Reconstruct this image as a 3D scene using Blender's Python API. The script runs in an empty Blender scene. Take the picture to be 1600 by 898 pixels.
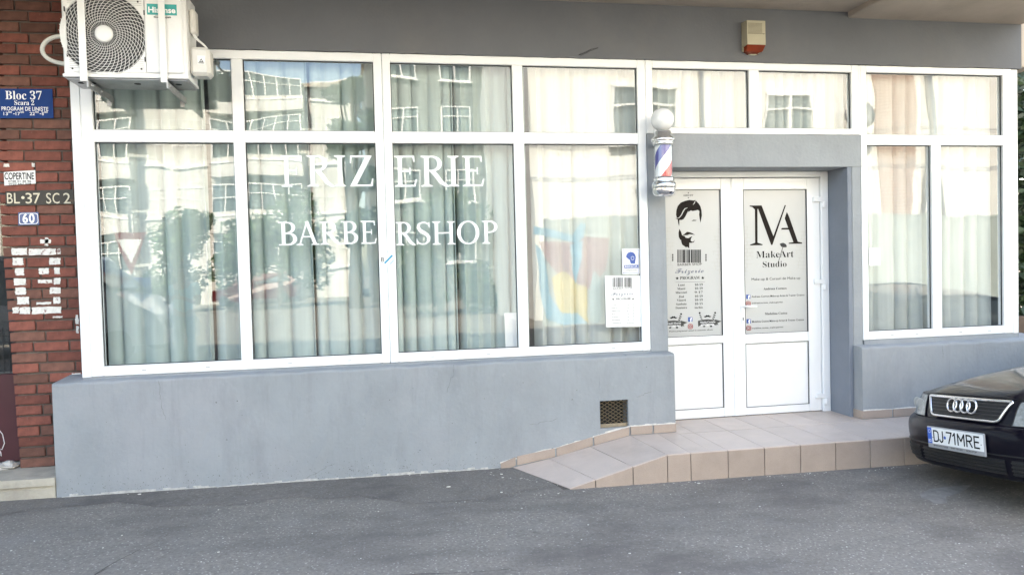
import bpy, bmesh, math, random
from mathutils import Vector, Matrix
random.seed(7)
SC = bpy.context.scene
COL = SC.collection

# ------------------------------------------------------------------ camera
CAM = Vector((0.0, -5.9, 1.6))
YAW, PITCH, ROLL = math.radians(10.138), math.radians(-1.66), math.radians(-1.4715)
_f = Vector((math.sin(YAW)*math.cos(PITCH), math.cos(YAW)*math.cos(PITCH), math.sin(PITCH)))
_r0 = Vector((math.cos(YAW), -math.sin(YAW), 0)); _u0 = _r0.cross(_f)
_r = _r0*math.cos(ROLL) + _u0*math.sin(ROLL); _u = -_r0*math.sin(ROLL) + _u0*math.cos(ROLL)
cd = bpy.data.cameras.new('camera'); cam = bpy.data.objects.new('camera', cd); COL.objects.link(cam)
M = Matrix((( _r.x, _u.x, -_f.x, CAM.x), (_r.y, _u.y, -_f.y, CAM.y), (_r.z, _u.z, -_f.z, CAM.z), (0, 0, 0, 1)))
cam.matrix_world = M
cd.sensor_width = 36; cd.lens = 36*1155/1600; cd.clip_start = 0.05; cd.clip_end = 600
SC.camera = cam

# ------------------------------------------------------------------ world, sun, exposure
SUN_FROM = Vector((-0.30, 0.78, 1.0)).normalized()          # the sun stands behind our block
w = bpy.data.worlds.new('World'); SC.world = w; w.use_nodes = True
nt = w.node_tree; bg = nt.nodes['Background']; sky = nt.nodes.new('ShaderNodeTexSky')
sky.sky_type = 'NISHITA'; sky.sun_disc = False
sky.sun_elevation = math.asin(SUN_FROM.z)
sky.sun_rotation = math.atan2(SUN_FROM.x, SUN_FROM.y)
sky.air_density = 1.0; sky.dust_density = 2.0; sky.ozone_density = 1.0
nt.links.new(sky.outputs[0], bg.inputs[0]); bg.inputs[1].default_value = 0.15
sd = bpy.data.lights.new('sun', 'SUN'); sd.energy = 3.6; sd.angle = math.radians(0.53); sd.color = (1, .97, .92)
so = bpy.data.objects.new('sun', sd); COL.objects.link(so)
so.rotation_euler = (-SUN_FROM).to_track_quat('-Z', 'Y').to_euler(); so.location = (0, 20, 40)
SC.view_settings.view_transform = 'Standard'; SC.view_settings.look = 'None'
SC.view_settings.gamma = 1; SC.view_settings.use_curve_mapping = False
SC.view_settings.exposure = 3.0
SC.view_settings.use_white_balance = True; SC.view_settings.white_balance_temperature = 7900; SC.view_settings.white_balance_tint = 8
try:
    SC.cycles.caustics_reflective = False; SC.cycles.caustics_refractive = False
    SC.cycles.use_denoising = True; SC.cycles.transparent_max_bounces = 16
    SC.cycles.sample_clamp_indirect = 8
except Exception: pass

def at(px, py, Y):
    """a pixel of the photograph -> the point on the real plane y = Y"""
    d = _f*1155 + _r*(px-800) + _u*(449-py)
    return CAM + d*((Y-CAM.y)/d.y)

# ------------------------------------------------------------------ objects
def tag(o, label=None, cat=None, group=None, kind=None):
    if label: o['label'] = label
    if cat: o['category'] = cat
    if group: o['group'] = group
    if kind: o['kind'] = kind
    return o
BASE = {}
def thing(name, label, cat, loc=(0, 0, 0), group=None, rz=0.0, kind=None):
    o = bpy.data.objects.new(name, None); COL.objects.link(o); o.empty_display_size = .1
    o.location = loc; o.rotation_euler = (0, 0, rz)
    BASE[o.name] = Matrix.Translation(Vector(loc)) @ Matrix.Rotation(rz, 4, 'Z')
    return tag(o, label, cat, group, kind)
def link(o, parent=None, local=False):
    COL.objects.link(o)
    if parent is not None:
        o.parent = parent
        if not local and parent.name in BASE:
            o.matrix_parent_inverse = BASE[parent.name].inverted()
    return o

class MB:
    def __init__(s): s.v = []; s.f = []; s.m = []; s.sm = []
    def add(s, vs, fs, mi=0, smooth=False):
        k = len(s.v); s.v += [tuple(v) for v in vs]
        for f in fs:
            s.f.append(tuple(i+k for i in f)); s.m.append(mi); s.sm.append(smooth)
        return s
    def box(s, x0, x1, y0, y1, z0, z1, b=0.0, mi=0):
        if x1 < x0: x0, x1 = x1, x0
        if y1 < y0: y0, y1 = y1, y0
        if z1 < z0: z0, z1 = z1, z0
        b = min(b, .45*(x1-x0), .45*(y1-y0), .45*(z1-z0))
        lo = (x0, y0, z0); hi = (x1, y1, z1)
        if b <= 0:
            vs = [(hi[0] if i & 1 else lo[0], hi[1] if i & 2 else lo[1], hi[2] if i & 4 else lo[2]) for i in range(8)]
            return s.add(vs, [(0,4,6,2),(1,3,7,5),(0,1,5,4),(2,6,7,3),(0,2,3,1),(4,5,7,6)], mi)
        vs = []; ix = {}
        for i in range(8):
            c = [hi[a] if i >> a & 1 else lo[a] for a in range(3)]
            for a in range(3):
                p = list(c)
                for q in range(3):
                    if q != a: p[q] += -b if i >> q & 1 else b
                ix[(i, a)] = len(vs); vs.append(tuple(p))
        fs = []
        for a in range(3):
            o1, o2 = [(1, 2), (2, 0), (0, 1)][a]
            for side in (0, 1):
                cyc = [(0,0),(1,0),(1,1),(0,1)] if side else [(0,0),(0,1),(1,1),(1,0)]
                fs.append([ix[((side << a) | (p << o1) | (q << o2), a)] for p, q in cyc])
        for a in range(3):
            o1, o2 = [(1, 2), (2, 0), (0, 1)][a]
            for p in (0, 1):
                for q in (0, 1):
                    i0 = (p << o1) | (q << o2); i1 = i0 | (1 << a)
                    fc = [ix[(i0, o1)], ix[(i1, o1)], ix[(i1, o2)], ix[(i0, o2)]]
                    fs.append(fc if p == q else fc[::-1])
        for i in range(8):
            fc = [ix[(i, 0)], ix[(i, 1)], ix[(i, 2)]]
            par = (i & 1) ^ (i >> 1 & 1) ^ (i >> 2 & 1)
            fs.append(fc if par else fc[::-1])
        return s.add(vs, fs, mi)
    def tube(s, pts, r, n=8, mi=0, cap=True, smooth=True):
        pts = [Vector(p) for p in pts]; k = len(pts)
        rs = r if isinstance(r, (list, tuple)) else [r]*k
        vs = []; fs = []
        nrm = None
        for i, p in enumerate(pts):
            t = (pts[min(i+1, k-1)] - pts[max(i-1, 0)])
            t = t.normalized() if t.length > 1e-9 else Vector((0, 0, 1))
            if nrm is None:
                nrm = t.orthogonal().normalized()
            else:
                nrm = (nrm - t*nrm.dot(t)); nrm = nrm.normalized() if nrm.length > 1e-6 else t.orthogonal().normalized()
            bn = t.cross(nrm)
            for j in range(n):
                a = 2*math.pi*j/n
                vs.append(p + (nrm*math.cos(a) + bn*math.sin(a))*rs[i])
        for i in range(k-1):
            for j in range(n):
                fs.append((i*n+j, i*n+(j+1) % n, (i+1)*n+(j+1) % n, (i+1)*n+j))
        s.add(vs, fs, mi, smooth)
        if cap:
            s.add(vs[:n], [tuple(range(n))[::-1]], mi); s.add(vs[-n:], [tuple(range(n))], mi)
        return s
    def lathe(s, prof, o, n=24, mi=0, smooth=True, axis='z'):
        vs = []; fs = []; k = len(prof)
        for r, z in prof:
            for j in range(n):
                a = 2*math.pi*j/n
                p = (r*math.cos(a), r*math.sin(a), z)
                if axis == 'y': p = (p[0], p[2], p[1])
                if axis == 'x': p = (p[2], p[0], p[1])
                vs.append((p[0]+o[0], p[1]+o[1], p[2]+o[2]))
        for i in range(k-1):
            for j in range(n):
                fs.append((i*n+j, i*n+(j+1) % n, (i+1)*n+(j+1) % n, (i+1)*n+j))
        s.add(vs, fs, mi, smooth)
        if prof[0][0] > 1e-4: s.add(vs[:n], [tuple(range(n))], mi)
        if prof[-1][0] > 1e-4: s.add(vs[-n:], [tuple(range(n))], mi)
        return s
    def prism(s, pts, y0, y1, mi=0):
        """an outline in the x-z plane, from y0 to y1"""
        n = len(pts)
        vs = [(p[0], y0, p[1]) for p in pts] + [(p[0], y1, p[1]) for p in pts]
        fs = [tuple(range(n)), tuple(range(2*n-1, n-1, -1))] + [(i, i+n, (i+1) % n+n, (i+1) % n) for i in range(n)]
        return s.add(vs, fs, mi)
    def flat(s, pts, Y, mi=0):
        return s.add([(p[0], Y, p[1]) for p in pts], [tuple(range(len(pts)))], mi)
    def mesh(s, name, mats, fix=True):
        me = bpy.data.meshes.new(name); me.from_pydata(s.v, [], s.f)
        for m in (mats if isinstance(mats, (list, tuple)) else [mats]): me.materials.append(m)
        me.polygons.foreach_set('material_index', s.m); me.polygons.foreach_set('use_smooth', s.sm)
        me.update()
        if fix:
            bm = bmesh.new(); bm.from_mesh(me); bmesh.ops.recalc_face_normals(bm, faces=bm.faces[:]); bm.to_mesh(me); bm.free()
        return me
    def build(s, name, mats, parent=None, local=False, fix=True):
        return link(bpy.data.objects.new(name, s.mesh(name, mats, fix)), parent, local)

# ------------------------------------------------------------------ materials
def mat(name, col, rough=.6, var=.10, scale=4.0, bump=0.0, bscale=80.0, metal=0.0, spec=.5, rnd=0.0, hue=None, speck=None, coat=0.0, stretch=None):
    m = bpy.data.materials.new(name); m.use_nodes = True; t = m.node_tree; b = t.nodes['Principled BSDF']
    b.inputs['Roughness'].default_value = rough; b.inputs['Metallic'].default_value = metal
    b.inputs['Specular IOR Level'].default_value = spec; b.inputs['Coat Weight'].default_value = coat
    tc = t.nodes.new('ShaderNodeTexCoord'); vec = tc.outputs['Object']
    if stretch:
        mp = t.nodes.new('ShaderNodeMapping'); mp.inputs['Scale'].default_value = stretch
        t.links.new(vec, mp.inputs[0]); vec = mp.outputs[0]
    nz = t.nodes.new('ShaderNodeTexNoise'); nz.inputs['Scale'].default_value = scale; nz.inputs['Detail'].default_value = 6; nz.inputs['Roughness'].default_value = .62
    t.links.new(vec, nz.inputs['Vector'])
    rp = t.nodes.new('ShaderNodeValToRGB')
    c2 = hue or tuple(min(1, c*(1+var)) for c in col)
    rp.color_ramp.elements[0].position = .32; rp.color_ramp.elements[1].position = .68
    rp.color_ramp.elements[0].color = (*[max(0, c*(1-var)) for c in col], 1); rp.color_ramp.elements[1].color = (*c2, 1)
    t.links.new(nz.outputs[0], rp.inputs[0]); out = rp.outputs[0]
    if rnd:
        oi = t.nodes.new('ShaderNodeObjectInfo'); hs = t.nodes.new('ShaderNodeHueSaturation')
        mr = t.nodes.new('ShaderNodeMapRange'); mr.inputs[3].default_value = 1-rnd; mr.inputs[4].default_value = 1+rnd
        t.links.new(oi.outputs['Random'], mr.inputs[0]); t.links.new(mr.outputs[0], hs.inputs['Value'])
        t.links.new(out, hs.inputs['Color']); out = hs.outputs[0]
    if speck:
        sc_, thr, scol, amt = speck
        vz = t.nodes.new('ShaderNodeTexVoronoi'); vz.inputs['Scale'].default_value = sc_
        t.links.new(tc.outputs['Object'], vz.inputs['Vector'])
        lt = t.nodes.new('ShaderNodeMath'); lt.operation = 'LESS_THAN'; lt.inputs[1].default_value = thr
        t.links.new(vz.outputs['Distance'], lt.inputs[0])
        ml = t.nodes.new('ShaderNodeMath'); ml.operation = 'MULTIPLY'; ml.inputs[1].default_value = amt
        t.links.new(lt.outputs[0], ml.inputs[0])
        mx = t.nodes.new('ShaderNodeMix'); mx.data_type = 'RGBA'; mx.inputs['B'].default_value = (*scol, 1)
        t.links.new(ml.outputs[0], mx.inputs['Factor']); t.links.new(out, mx.inputs['A']); out = mx.outputs['Result']
    t.links.new(out, b.inputs['Base Color'])
    if bump:
        n2 = t.nodes.new('ShaderNodeTexNoise'); n2.inputs['Scale'].default_value = bscale; n2.inputs['Detail'].default_value = 5
        t.links.new(tc.outputs['Object'], n2.inputs['Vector'])
        bp = t.nodes.new('ShaderNodeBump'); bp.inputs['Strength'].default_value = min(1, bump); bp.inputs['Distance'].default_value = .004
        t.links.new(n2.outputs[0], bp.inputs['Height']); t.links.new(bp.outputs[0], b.inputs['Normal'])
    return m

def layer(m, col, scale, lo, hi, amt, stretch=None, axis=None):
    """lay a second stain colour over a material: noise between lo and hi"""
    t = m.node_tree; b = t.nodes['Principled BSDF']; src = b.inputs['Base Color'].links[0].from_socket
    tc = t.nodes.new('ShaderNodeTexCoord'); mp = t.nodes.new('ShaderNodeMapping')
    mp.inputs['Scale'].default_value = stretch or (1, 1, 1); mp.inputs['Location'].default_value = (3.1, 1.7, 5.3)
    t.links.new(tc.outputs['Object'], mp.inputs[0])
    nz = t.nodes.new('ShaderNodeTexNoise'); nz.inputs['Scale'].default_value = scale; nz.inputs['Detail'].default_value = 8; nz.inputs['Roughness'].default_value = .65
    t.links.new(mp.outputs[0], nz.inputs['Vector'])
    mr = t.nodes.new('ShaderNodeMapRange'); mr.inputs[1].default_value = lo; mr.inputs[2].default_value = hi; mr.inputs[4].default_value = amt
    t.links.new(nz.outputs[0], mr.inputs[0])
    mx = t.nodes.new('ShaderNodeMix'); mx.data_type = 'RGBA'; mx.inputs['B'].default_value = (*col, 1)
    t.links.new(mr.outputs[0], mx.inputs['Factor']); t.links.new(src, mx.inputs['A']); t.links.new(mx.outputs['Result'], b.inputs['Base Color'])
    return m

WALL = mat('grey_blue_render', (.275, .295, .312), .85, .08, 2.2, .9, 32)
layer(WALL, (.335, .34, .36), 1.1, .5, .72, .6); layer(WALL, (.17, .182, .195), 2.3, .56, .8, .5, (1.6, 1, .5)); layer(WALL, (.20, .21, .225), 9, .56, .74, .35, (1.5, 1, .12)); layer(WALL, (.36, .365, .375), 14, .60, .72, .35); layer(WALL, (.13, .13, .135), 1.3, .66, .8, .5)
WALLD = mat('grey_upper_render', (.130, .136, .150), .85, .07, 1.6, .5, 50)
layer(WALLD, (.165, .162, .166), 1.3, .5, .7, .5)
JAMB = mat('shaded_jamb_render', (.19, .212, .25), .8, .08, 2.2, .5, 55)  # wall render made darker and bluer: recess shade put into the colour
SOFF = mat('bare_plaster', (.46, .40, .34), .9, .10, 2.5, .6, 40)
layer(SOFF, (.30, .25, .21), 1.7, .52, .75, .5)
PVC = mat('white_plastic', (.83, .84, .85), .32, .02, 3)
layer(PVC, (.55, .54, .50), 9, .66, .8, .35)
PVCD = mat('white_door_plastic', (.84, .85, .86), .3, .02, 3)
GASK = mat('black_rubber', (.02, .02, .022), .6, .1)
DARK = mat('dark_void', (.03, .03, .03), .9, .2)
ROOM = mat('interior_paint', (.22, .23, .23), .9, .05)
BRICK = mat('red_brick', (.205, .066, .047), .85, .24, 14, .8, 90, rnd=.26)
layer(BRICK, (.42, .28, .22), 26, .64, .8, .55)
BRICKD = mat('brown_brick', (.150, .066, .048), .85, .25, 14, .8, 90, rnd=.25)
MORT = mat('dark_mortar', (.115, .092, .080), .95, .25, 20, .8, 60)
TILE = mat('beige_tile', (.55, .455, .40), .42, .07, 3.5, .1, 150, rnd=.05, speck=(190, .20, (.30, .22, .18), .35))
layer(TILE, (.34, .27, .22), 3, .54, .78, .45); layer(TILE, (.20, .15, .12), 17, .68, .76, .5)
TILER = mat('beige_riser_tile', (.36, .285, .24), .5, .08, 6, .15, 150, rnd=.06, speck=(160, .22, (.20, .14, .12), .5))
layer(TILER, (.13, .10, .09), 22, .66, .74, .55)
GROUT = mat('grey_grout', (.09, .078, .07), .95, .15, 20)
CONC = mat('worn_concrete', (.45, .41, .34), .92, .14, 6, .8, 40)
layer(CONC, (.25, .22, .19), 4, .52, .72, .6)
ASPH = mat('asphalt', (.198, .180, .160), .90, .24, 50, 1.0, 130, speck=(36, .19, (.52, .50, .47), .5))
layer(ASPH, (.100, .089, .084), .75, .46, .64, .8, (1, 1.8, 1)); layer(ASPH, (.23, .22, .21), 1.9, .55, .75, .45); layer(ASPH, (.06, .055, .053), 90, .57, .72, .5); layer(ASPH, (.055, .05, .05), 3.2, .66, .74, .5)
STEEL = mat('galvanised_steel', (.42, .42, .43), .42, .15, 12, metal=.85)
CHROME = mat('chrome', (.85, .85, .86), .07, .01, metal=1)
WMET = mat('white_enamel', (.80, .80, .79), .38, .03, 3)
layer(WMET, (.55, .53, .48), 5, .62, .8, .25)
WPAP = mat('white_paper', (.82, .82, .81), .6, .02)
BLACK = mat('black_print', (.008, .0075, .0075), .6, .05, spec=.06)
BLK2 = mat('brown_black_print', (.020, .016, .014), .6, .15, 6, spec=.06)
GREYP = mat('grey_print', (.06, .06, .063), .6, .05, spec=.06)
BLUEP = mat('blue_print', (.03, .085, .33), .45, .04)
VINYL = mat('white_vinyl', (.86, .87, .88), .35, .01)
ENBLUE = mat('blue_enamel', (.012, .060, .22), .30, .06, 5, coat=.3)
def glass(name, ior, tint, wave=0.0):
    m = bpy.data.materials.new(name); m.use_nodes = True; t = m.node_tree; t.nodes.remove(t.nodes['Principled BSDF'])
    out = t.nodes['Material Output']; tr = t.nodes.new('ShaderNodeBsdfTransparent'); gl = t.nodes.new('ShaderNodeBsdfGlossy')
    tr.inputs[0].default_value = (*tint, 1); gl.inputs['Roughness'].default_value = 0.0; gl.inputs[0].default_value = (.96, .98, 1, 1)
    lw = t.nodes.new('ShaderNodeLayerWeight'); lw.inputs[0].default_value = .5
    pw = t.nodes.new('ShaderNodeMath'); pw.operation = 'POWER'; pw.inputs[1].default_value = 5; t.links.new(lw.outputs['Facing'], pw.inputs[0])
    fr = t.nodes.new('ShaderNodeMapRange'); fr.inputs[3].default_value = ior; fr.inputs[4].default_value = 1.0; t.links.new(pw.outputs[0], fr.inputs[0])   # Schlick, the same from both sides
    mx = t.nodes.new('ShaderNodeMixShader')
    if wave:
        tc = t.nodes.new('ShaderNodeTexCoord'); nz = t.nodes.new('ShaderNodeTexNoise'); nz.inputs['Scale'].default_value = 2.2; nz.inputs['Detail'].default_value = 1
        t.links.new(tc.outputs['Object'], nz.inputs['Vector']); bp = t.nodes.new('ShaderNodeBump')
        bp.inputs['Strength'].default_value = 1; bp.inputs['Distance'].default_value = wave
        t.links.new(nz.outputs[0], bp.inputs['Height']); t.links.new(bp.outputs[0], gl.inputs['Normal'])
    t.links.new(fr.outputs[0], mx.inputs[0]); t.links.new(tr.outputs[0], mx.inputs[1]); t.links.new(gl.outputs[0], mx.inputs[2])
    t.links.new(mx.outputs[0], out.inputs[0]); return m
GLASS = glass('double_glazing', .105, (.97, .985, .98), .0012)
CLEAR = glass('clear_glass', .06, (.97, .98, .98))
def cloth(name, col, tr_=.35):
    m = bpy.data.materials.new(name); m.use_nodes = True; t = m.node_tree; t.nodes.remove(t.nodes['Principled BSDF'])
    out = t.nodes['Material Output']; d = t.nodes.new('ShaderNodeBsdfDiffuse'); l = t.nodes.new('ShaderNodeBsdfTranslucent')
    tc = t.nodes.new('ShaderNodeTexCoord'); wv = t.nodes.new('ShaderNodeTexNoise'); wv.inputs['Scale'].default_value = 30
    mp = t.nodes.new('ShaderNodeMapping'); mp.inputs['Scale'].default_value = (1, 1, .05); t.links.new(tc.outputs['Object'], mp.inputs[0]); t.links.new(mp.outputs[0], wv.inputs['Vector'])
    rp = t.nodes.new('ShaderNodeValToRGB'); rp.color_ramp.elements[0].color = (*[c*.86 for c in col], 1); rp.color_ramp.elements[1].color = (*[min(1, c*1.08) for c in col], 1)
    t.links.new(wv.outputs[0], rp.inputs[0]); t.links.new(rp.outputs[0], d.inputs[0]); t.links.new(rp.outputs[0], l.inputs[0])
    mx = t.nodes.new('ShaderNodeMixShader'); mx.inputs[0].default_value = tr_
    t.links.new(d.outputs[0], mx.inputs[1]); t.links.new(l.outputs[0], mx.inputs[2]); t.links.new(mx.outputs[0], out.inputs[0]); return m
CURT = cloth('pale_green_sheer', (.47, .56, .545), .10); CURTW = cloth('white_sheer', (.53, .56, .545), .12)

# ------------------------------------------------------------------ lettering
_tc = {}
def bold(s):
    o = ''
    for c in s:
        if 'A' <= c <= 'Z': o += chr(0x1D400+ord(c)-65)
        elif 'a' <= c <= 'z': o += chr(0x1D41A+ord(c)-97)
        elif '0' <= c <= '9': o += chr(0x1D7CE+ord(c)-48)
        else: o += c
    return o
def script(s):
    return ''.join(chr(0x1D4D0+ord(c)-65) if 'A' <= c <= 'Z' else chr(0x1D4EA+ord(c)-97) if 'a' <= c <= 'z' else c for c in s)
def glyphs(s, off=0.0, res=3):
    k = (s, off)
    if k not in _tc:
        c = bpy.data.curves.new('t', 'FONT'); c.body = s; c.size = 1; c.offset = off; c.resolution_u = res; c.fill_mode = 'FRONT'
        o = bpy.data.objects.new('t', c); COL.objects.link(o)
        me = bpy.data.meshes.new_from_object(o.evaluated_get(bpy.context.evaluated_depsgraph_get()))
        _tc[k] = ([(v.co.x, v.co.y) for v in me.vertices], [tuple(p.vertices) for p in me.polygons])
        bpy.data.objects.remove(o); bpy.data.curves.remove(c); bpy.data.meshes.remove(me)
    return _tc[k]
def text(mb, s, x0, z0, x1, h, Y, mi=0, off=0.0, up=None, place=None):
    """fit a line of type: left x0, right x1, baseline z0, cap height h"""
    vs, fs = glyphs(s, off)
    if not vs: return
    a = min(v[0] for v in vs); b = max(v[0] for v in vs)
    cap = up or (.70 if not any(ord(c) > 0x1D000 for c in s) else .68)
    q = [(x0+(v[0]-a)/(b-a)*(x1-x0), z0+v[1]/cap*h) for v in vs]
    mb.add([place(*p) if place else (p[0], Y, p[1]) for p in q], fs, mi)
def text_px(mb, s, xl, yb, xr, hp, Y, mi=0, off=0.0, Yo=0.0, up=None):
    p = at(xl, yb, Y); q = at(xr, yb, Y); t = at(xl, yb-hp, Y)
    text(mb, s, p.x, p.z, q.x, t.z-p.z, Y-Yo, mi, off, up)
def pxpts(pts, Y): return [(lambda p: (p.x, p.z))(at(x, y, Y)) for x, y in pts]

# serif capitals cut from vinyl: strips of varying width, cap height 1
def strip(pts, ws):
    L = []; R = []
    for i, p in enumerate(pts):
        a = pts[max(i-1, 0)]; b = pts[min(i+1, len(pts)-1)]
        dx, dz = b[0]-a[0], b[1]-a[1]; l = math.hypot(dx, dz) or 1
        nx, nz = -dz/l, dx/l; w_ = ws[i] if isinstance(ws, (list, tuple)) else ws
        L.append((p[0]+nx*w_/2, p[1]+nz*w_/2)); R.append((p[0]-nx*w_/2, p[1]-nz*w_/2))
    return L + R[::-1]
def quad(x0, z0, x1, z1): return [(x0, z0), (x1, z0), (x1, z1), (x0, z1)]
def bowl(x, zc, rx, rz, a0, a1, thick, thin, n=18):
    pts = []; ws = []
    for i in range(n+1):
        a = math.radians(a0+(a1-a0)*i/n)
        pts.append((x+rx*math.cos(a), zc+rz*math.sin(a))); ws.append(thin+(thick-thin)*abs(math.cos(a))**1.5)
    return strip(pts, ws)
T, N = .125, .055
def stem(x, z0=0, z1=1, serif=(1, 1)):
    o = [quad(x-T/2, z0, x+T/2, z1)]
    if serif[0]: o += [[(x-.16, 0), (x+.16, 0), (x+.15, .035), (x+T/2, .075), (x-T/2, .075), (x-.15, .035)]]
    if serif[1]: o += [[(x-.16, 1), (x-.15, .965), (x-T/2, .925), (x+T/2, .925), (x+.15, .965), (x+.16, 1)]]
    return o
def serif_cap(c):
    if c == 'I': return stem(.16)
    if c == 'F': return stem(.16)+[quad(.16, .945, .60, 1), [(.545, 1), (.615, 1), (.625, .79), (.59, .79)], quad(.16, .48, .47, .535), quad(.44, .39, .475, .625)]
    if c == 'E': return stem(.16)+[quad(.16, .945, .57, 1), [(.515, 1), (.585, 1), (.595, .80), (.56, .80)], quad(.16, .48, .46, .535), quad(.43, .39, .465, .625), quad(.16, 0, .60, .06), [(.54, 0), (.60, 0), (.65, .24), (.61, .24)]]
    if c == 'P': return stem(.16)+[bowl(.30, .735, .24, .2375, -90, 90, T, N), quad(.16, .945, .31, 1), quad(.16, .47, .31, .525)]
    if c == 'R': return stem(.16)+[bowl(.30, .745, .22, .2275, -90, 90, T, N), quad(.16, .945, .31, 1), quad(.16, .49, .33, .545), strip([(.30, .52), (.42, .36), (.55, .14), (.68, .03), (.76, .0)], [T, T, T, .09, .03])]
    if c == 'B': return stem(.16, serif=(0, 0))+[quad(0, 0, .3, .05), quad(0, .95, .3, 1), bowl(.30, .755, .20, .2175, -90, 90, T, N), bowl(.30, .27, .25, .245, -90, 90, T*1.05, N), quad(.16, .945, .31, 1), quad(.16, .485, .32, .54), quad(.16, 0, .31, .055)]
    if c == 'Z': return [[(.02, 0), (.19, .0), (.66, .98), (.66, 1), (.50, 1)], quad(.06, .94, .60, 1), [(.05, 1), (.10, 1), (.07, .76), (.03, .76)], quad(.1, 0, .66, .06), [(.60, 0), (.67, 0), (.70, .25), (.66, .25)]]
    if c == 'A': return [strip([(.14, .03), (.41, 1.0)], N), strip([(.40, 1.02), (.70, .03)], T), quad(.24, .33, .60, .385), [(0, 0), (.27, 0), (.26, .035), (.14, .07), (.01, .035)], [(.55, 0), (.86, 0), (.85, .035), (.72, .07), (.56, .035)]]
    if c == 'H': return stem(.16)+stem(.72)+[quad(.16, .475, .72, .53)]
    if c == 'O': return [bowl(.42, .5, .35, .485, 0, 180, T*1.1, N), bowl(.42, .5, .35, .485, 180, 360, T*1.1, N)]
    if c == 'S':
        pts = [(.50, .80), (.47, .90), (.36, .965), (.24, .965), (.13, .89), (.11, .75), (.17, .63), (.29, .54), (.42, .44), (.48, .32), (.46, .15), (.36, .05), (.22, .03), (.10, .10), (.05, .22)]
        return [strip(pts, [.02, .045, .055, .06, .09, .125, .135, .14, .14, .13, .095, .06, .055, .045, .02]), [(.47, .96), (.515, .98), (.53, .74), (.50, .74)], [(.03, .27), (.06, .27), (.09, .03), (.04, .02)]]

# ================================================================== GROUND
def gz(x): return -0.008*max(-12, min(12, x))
road = MB()
xs = [-150, -40, -12, -6, -3, 0, 3, 6, 12, 40, 150]; ys = [-150, -60, -20, -8, -4, -2, -1, 0.0, .6, 20, 60]
road.add([(x, y, gz(x)) for y in ys for x in xs], [(j*11+i, j*11+i+1, (j+1)*11+i+1, (j+1)*11+i) for j in range(10) for i in range(10)])
tag(road.build('road', ASPH), 'dark grey asphalt street in front of the shop', kind='structure')
# cracks, thin dark seams laid on the asphalt
CRACK = mat('crack_dirt', (.03, .028, .027), .95, .2)
cr = MB()
def crack(pts, wd):
    P = []
    for i in range(len(pts)-1):
        (x0, y0), (x1, y1) = pts[i], pts[i+1]
        for k in range(6):
            f = k/6; P.append((x0+(x1-x0)*f+random.uniform(-.02, .02), y0+(y1-y0)*f+random.uniform(-.015, .015)))
    q = strip(P, [wd*random.uniform(.3, 1.2) for _ in P]); n = len(q)//2
    cr.add([(x, y, gz(x)+.003) for x, y in q], [(i, i+1, 2*n-2-i, 2*n-1-i) for i in range(n-1)])
crack([(-1.60, -2.15), (-1.52, -1.6), (-1.30, -1.0)], .005); crack([(-1.52, -1.6), (-1.70, -2.3)], .004)
crack([(-2.1, -1.75), (-.6, -2.0), (.9, -2.1)], .005)
# darker asphalt sheet laid along the foot of the wall, with a ragged edge
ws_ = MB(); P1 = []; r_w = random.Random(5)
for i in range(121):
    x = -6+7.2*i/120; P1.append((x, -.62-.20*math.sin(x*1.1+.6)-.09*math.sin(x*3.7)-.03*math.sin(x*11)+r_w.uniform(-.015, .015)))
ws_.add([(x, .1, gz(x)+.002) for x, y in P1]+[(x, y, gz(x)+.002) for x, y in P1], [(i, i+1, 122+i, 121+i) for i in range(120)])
ASP2 = mat('darker_asphalt', (.172, .156, .140), .92, .24, 50, 1.0, 130, speck=(36, .17, (.45, .43, .41), .45)); layer(ASP2, (.085, .077, .073), 1.3, .45, .66, .75); layer(ASP2, (.20, .18, .17), 7, .55, .72, .5)
tag(ws_.build('darker_asphalt_strip', ASP2), 'darker strip of asphalt along the foot of the shop wall', kind='structure')
cr.build('crack_lines', CRACK)['kind'] = 'structure'
# dark damp film, a pale cement spill near the car
lit = MB(); LITT = mat('pale_litter', (.62, .60, .55), .8, .2, 30)
for i in range(230):
    if i < 110: x, y = random.uniform(-2.6, 3.6), random.uniform(-3.4, -.4)
    elif i < 160: x = random.uniform(1.0, 4.2); y = -.82-abs(random.gauss(0, .03))
    elif i < 200: x = random.uniform(.75, 1.3); y = -.15-(x-.75)*1.0-abs(random.gauss(.02, .05))
    else: x = random.uniform(-2.3, .9); y = -.14-abs(random.gauss(0, .02))
    if y > -.80 and x > 1.0+ .5*(-y-.1): continue
    r = random.uniform(.0022, .006)*(2.2 if i % 23 == 0 else 1); a = random.uniform(0, 6)
    pts = [(x+r*random.uniform(.6, 1.5)*math.cos(a+k*1.257), y+r*random.uniform(.5, 1)*math.sin(a+k*1.257)) for k in range(5)]
    z = gz(x)
    lit.add([(p[0], p[1], z) for p in pts]+[(p[0], p[1], z+r*.5) for p in pts], [(0, 1, 2, 3, 4), (9, 8, 7, 6, 5)]+[(k, (k+1) % 5, (k+1) % 5+5, k+5) for k in range(5)])
tag(lit.build('litter', LITT), 'small pale crumbs of stone and paper scattered over the asphalt', 'litter', kind='stuff')
sp = MB(); sp_pts = []
c0 = onz = None
def on_ground(px, py):
    d = _f*1155+_r*(px-800)+_u*(449-py); p = CAM+d*((0-CAM.z)/d.z); p = CAM+d*((gz(p.x)-CAM.z)/d.z); return p
spill = [(1437, 772), (1452, 764), (1480, 760), (1520, 757), (1500, 770), (1478, 776), (1480, 786), (1462, 788), (1452, 781), (1440, 778)]
spp = [on_ground(*p) for p in spill]
sp.add([(p.x, p.y, gz(p.x)+.003) for p in spp], [tuple(range(len(spp)))])
SPILL = mat('dried_cement', (.22, .21, .20), .95, .2, 20)
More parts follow.
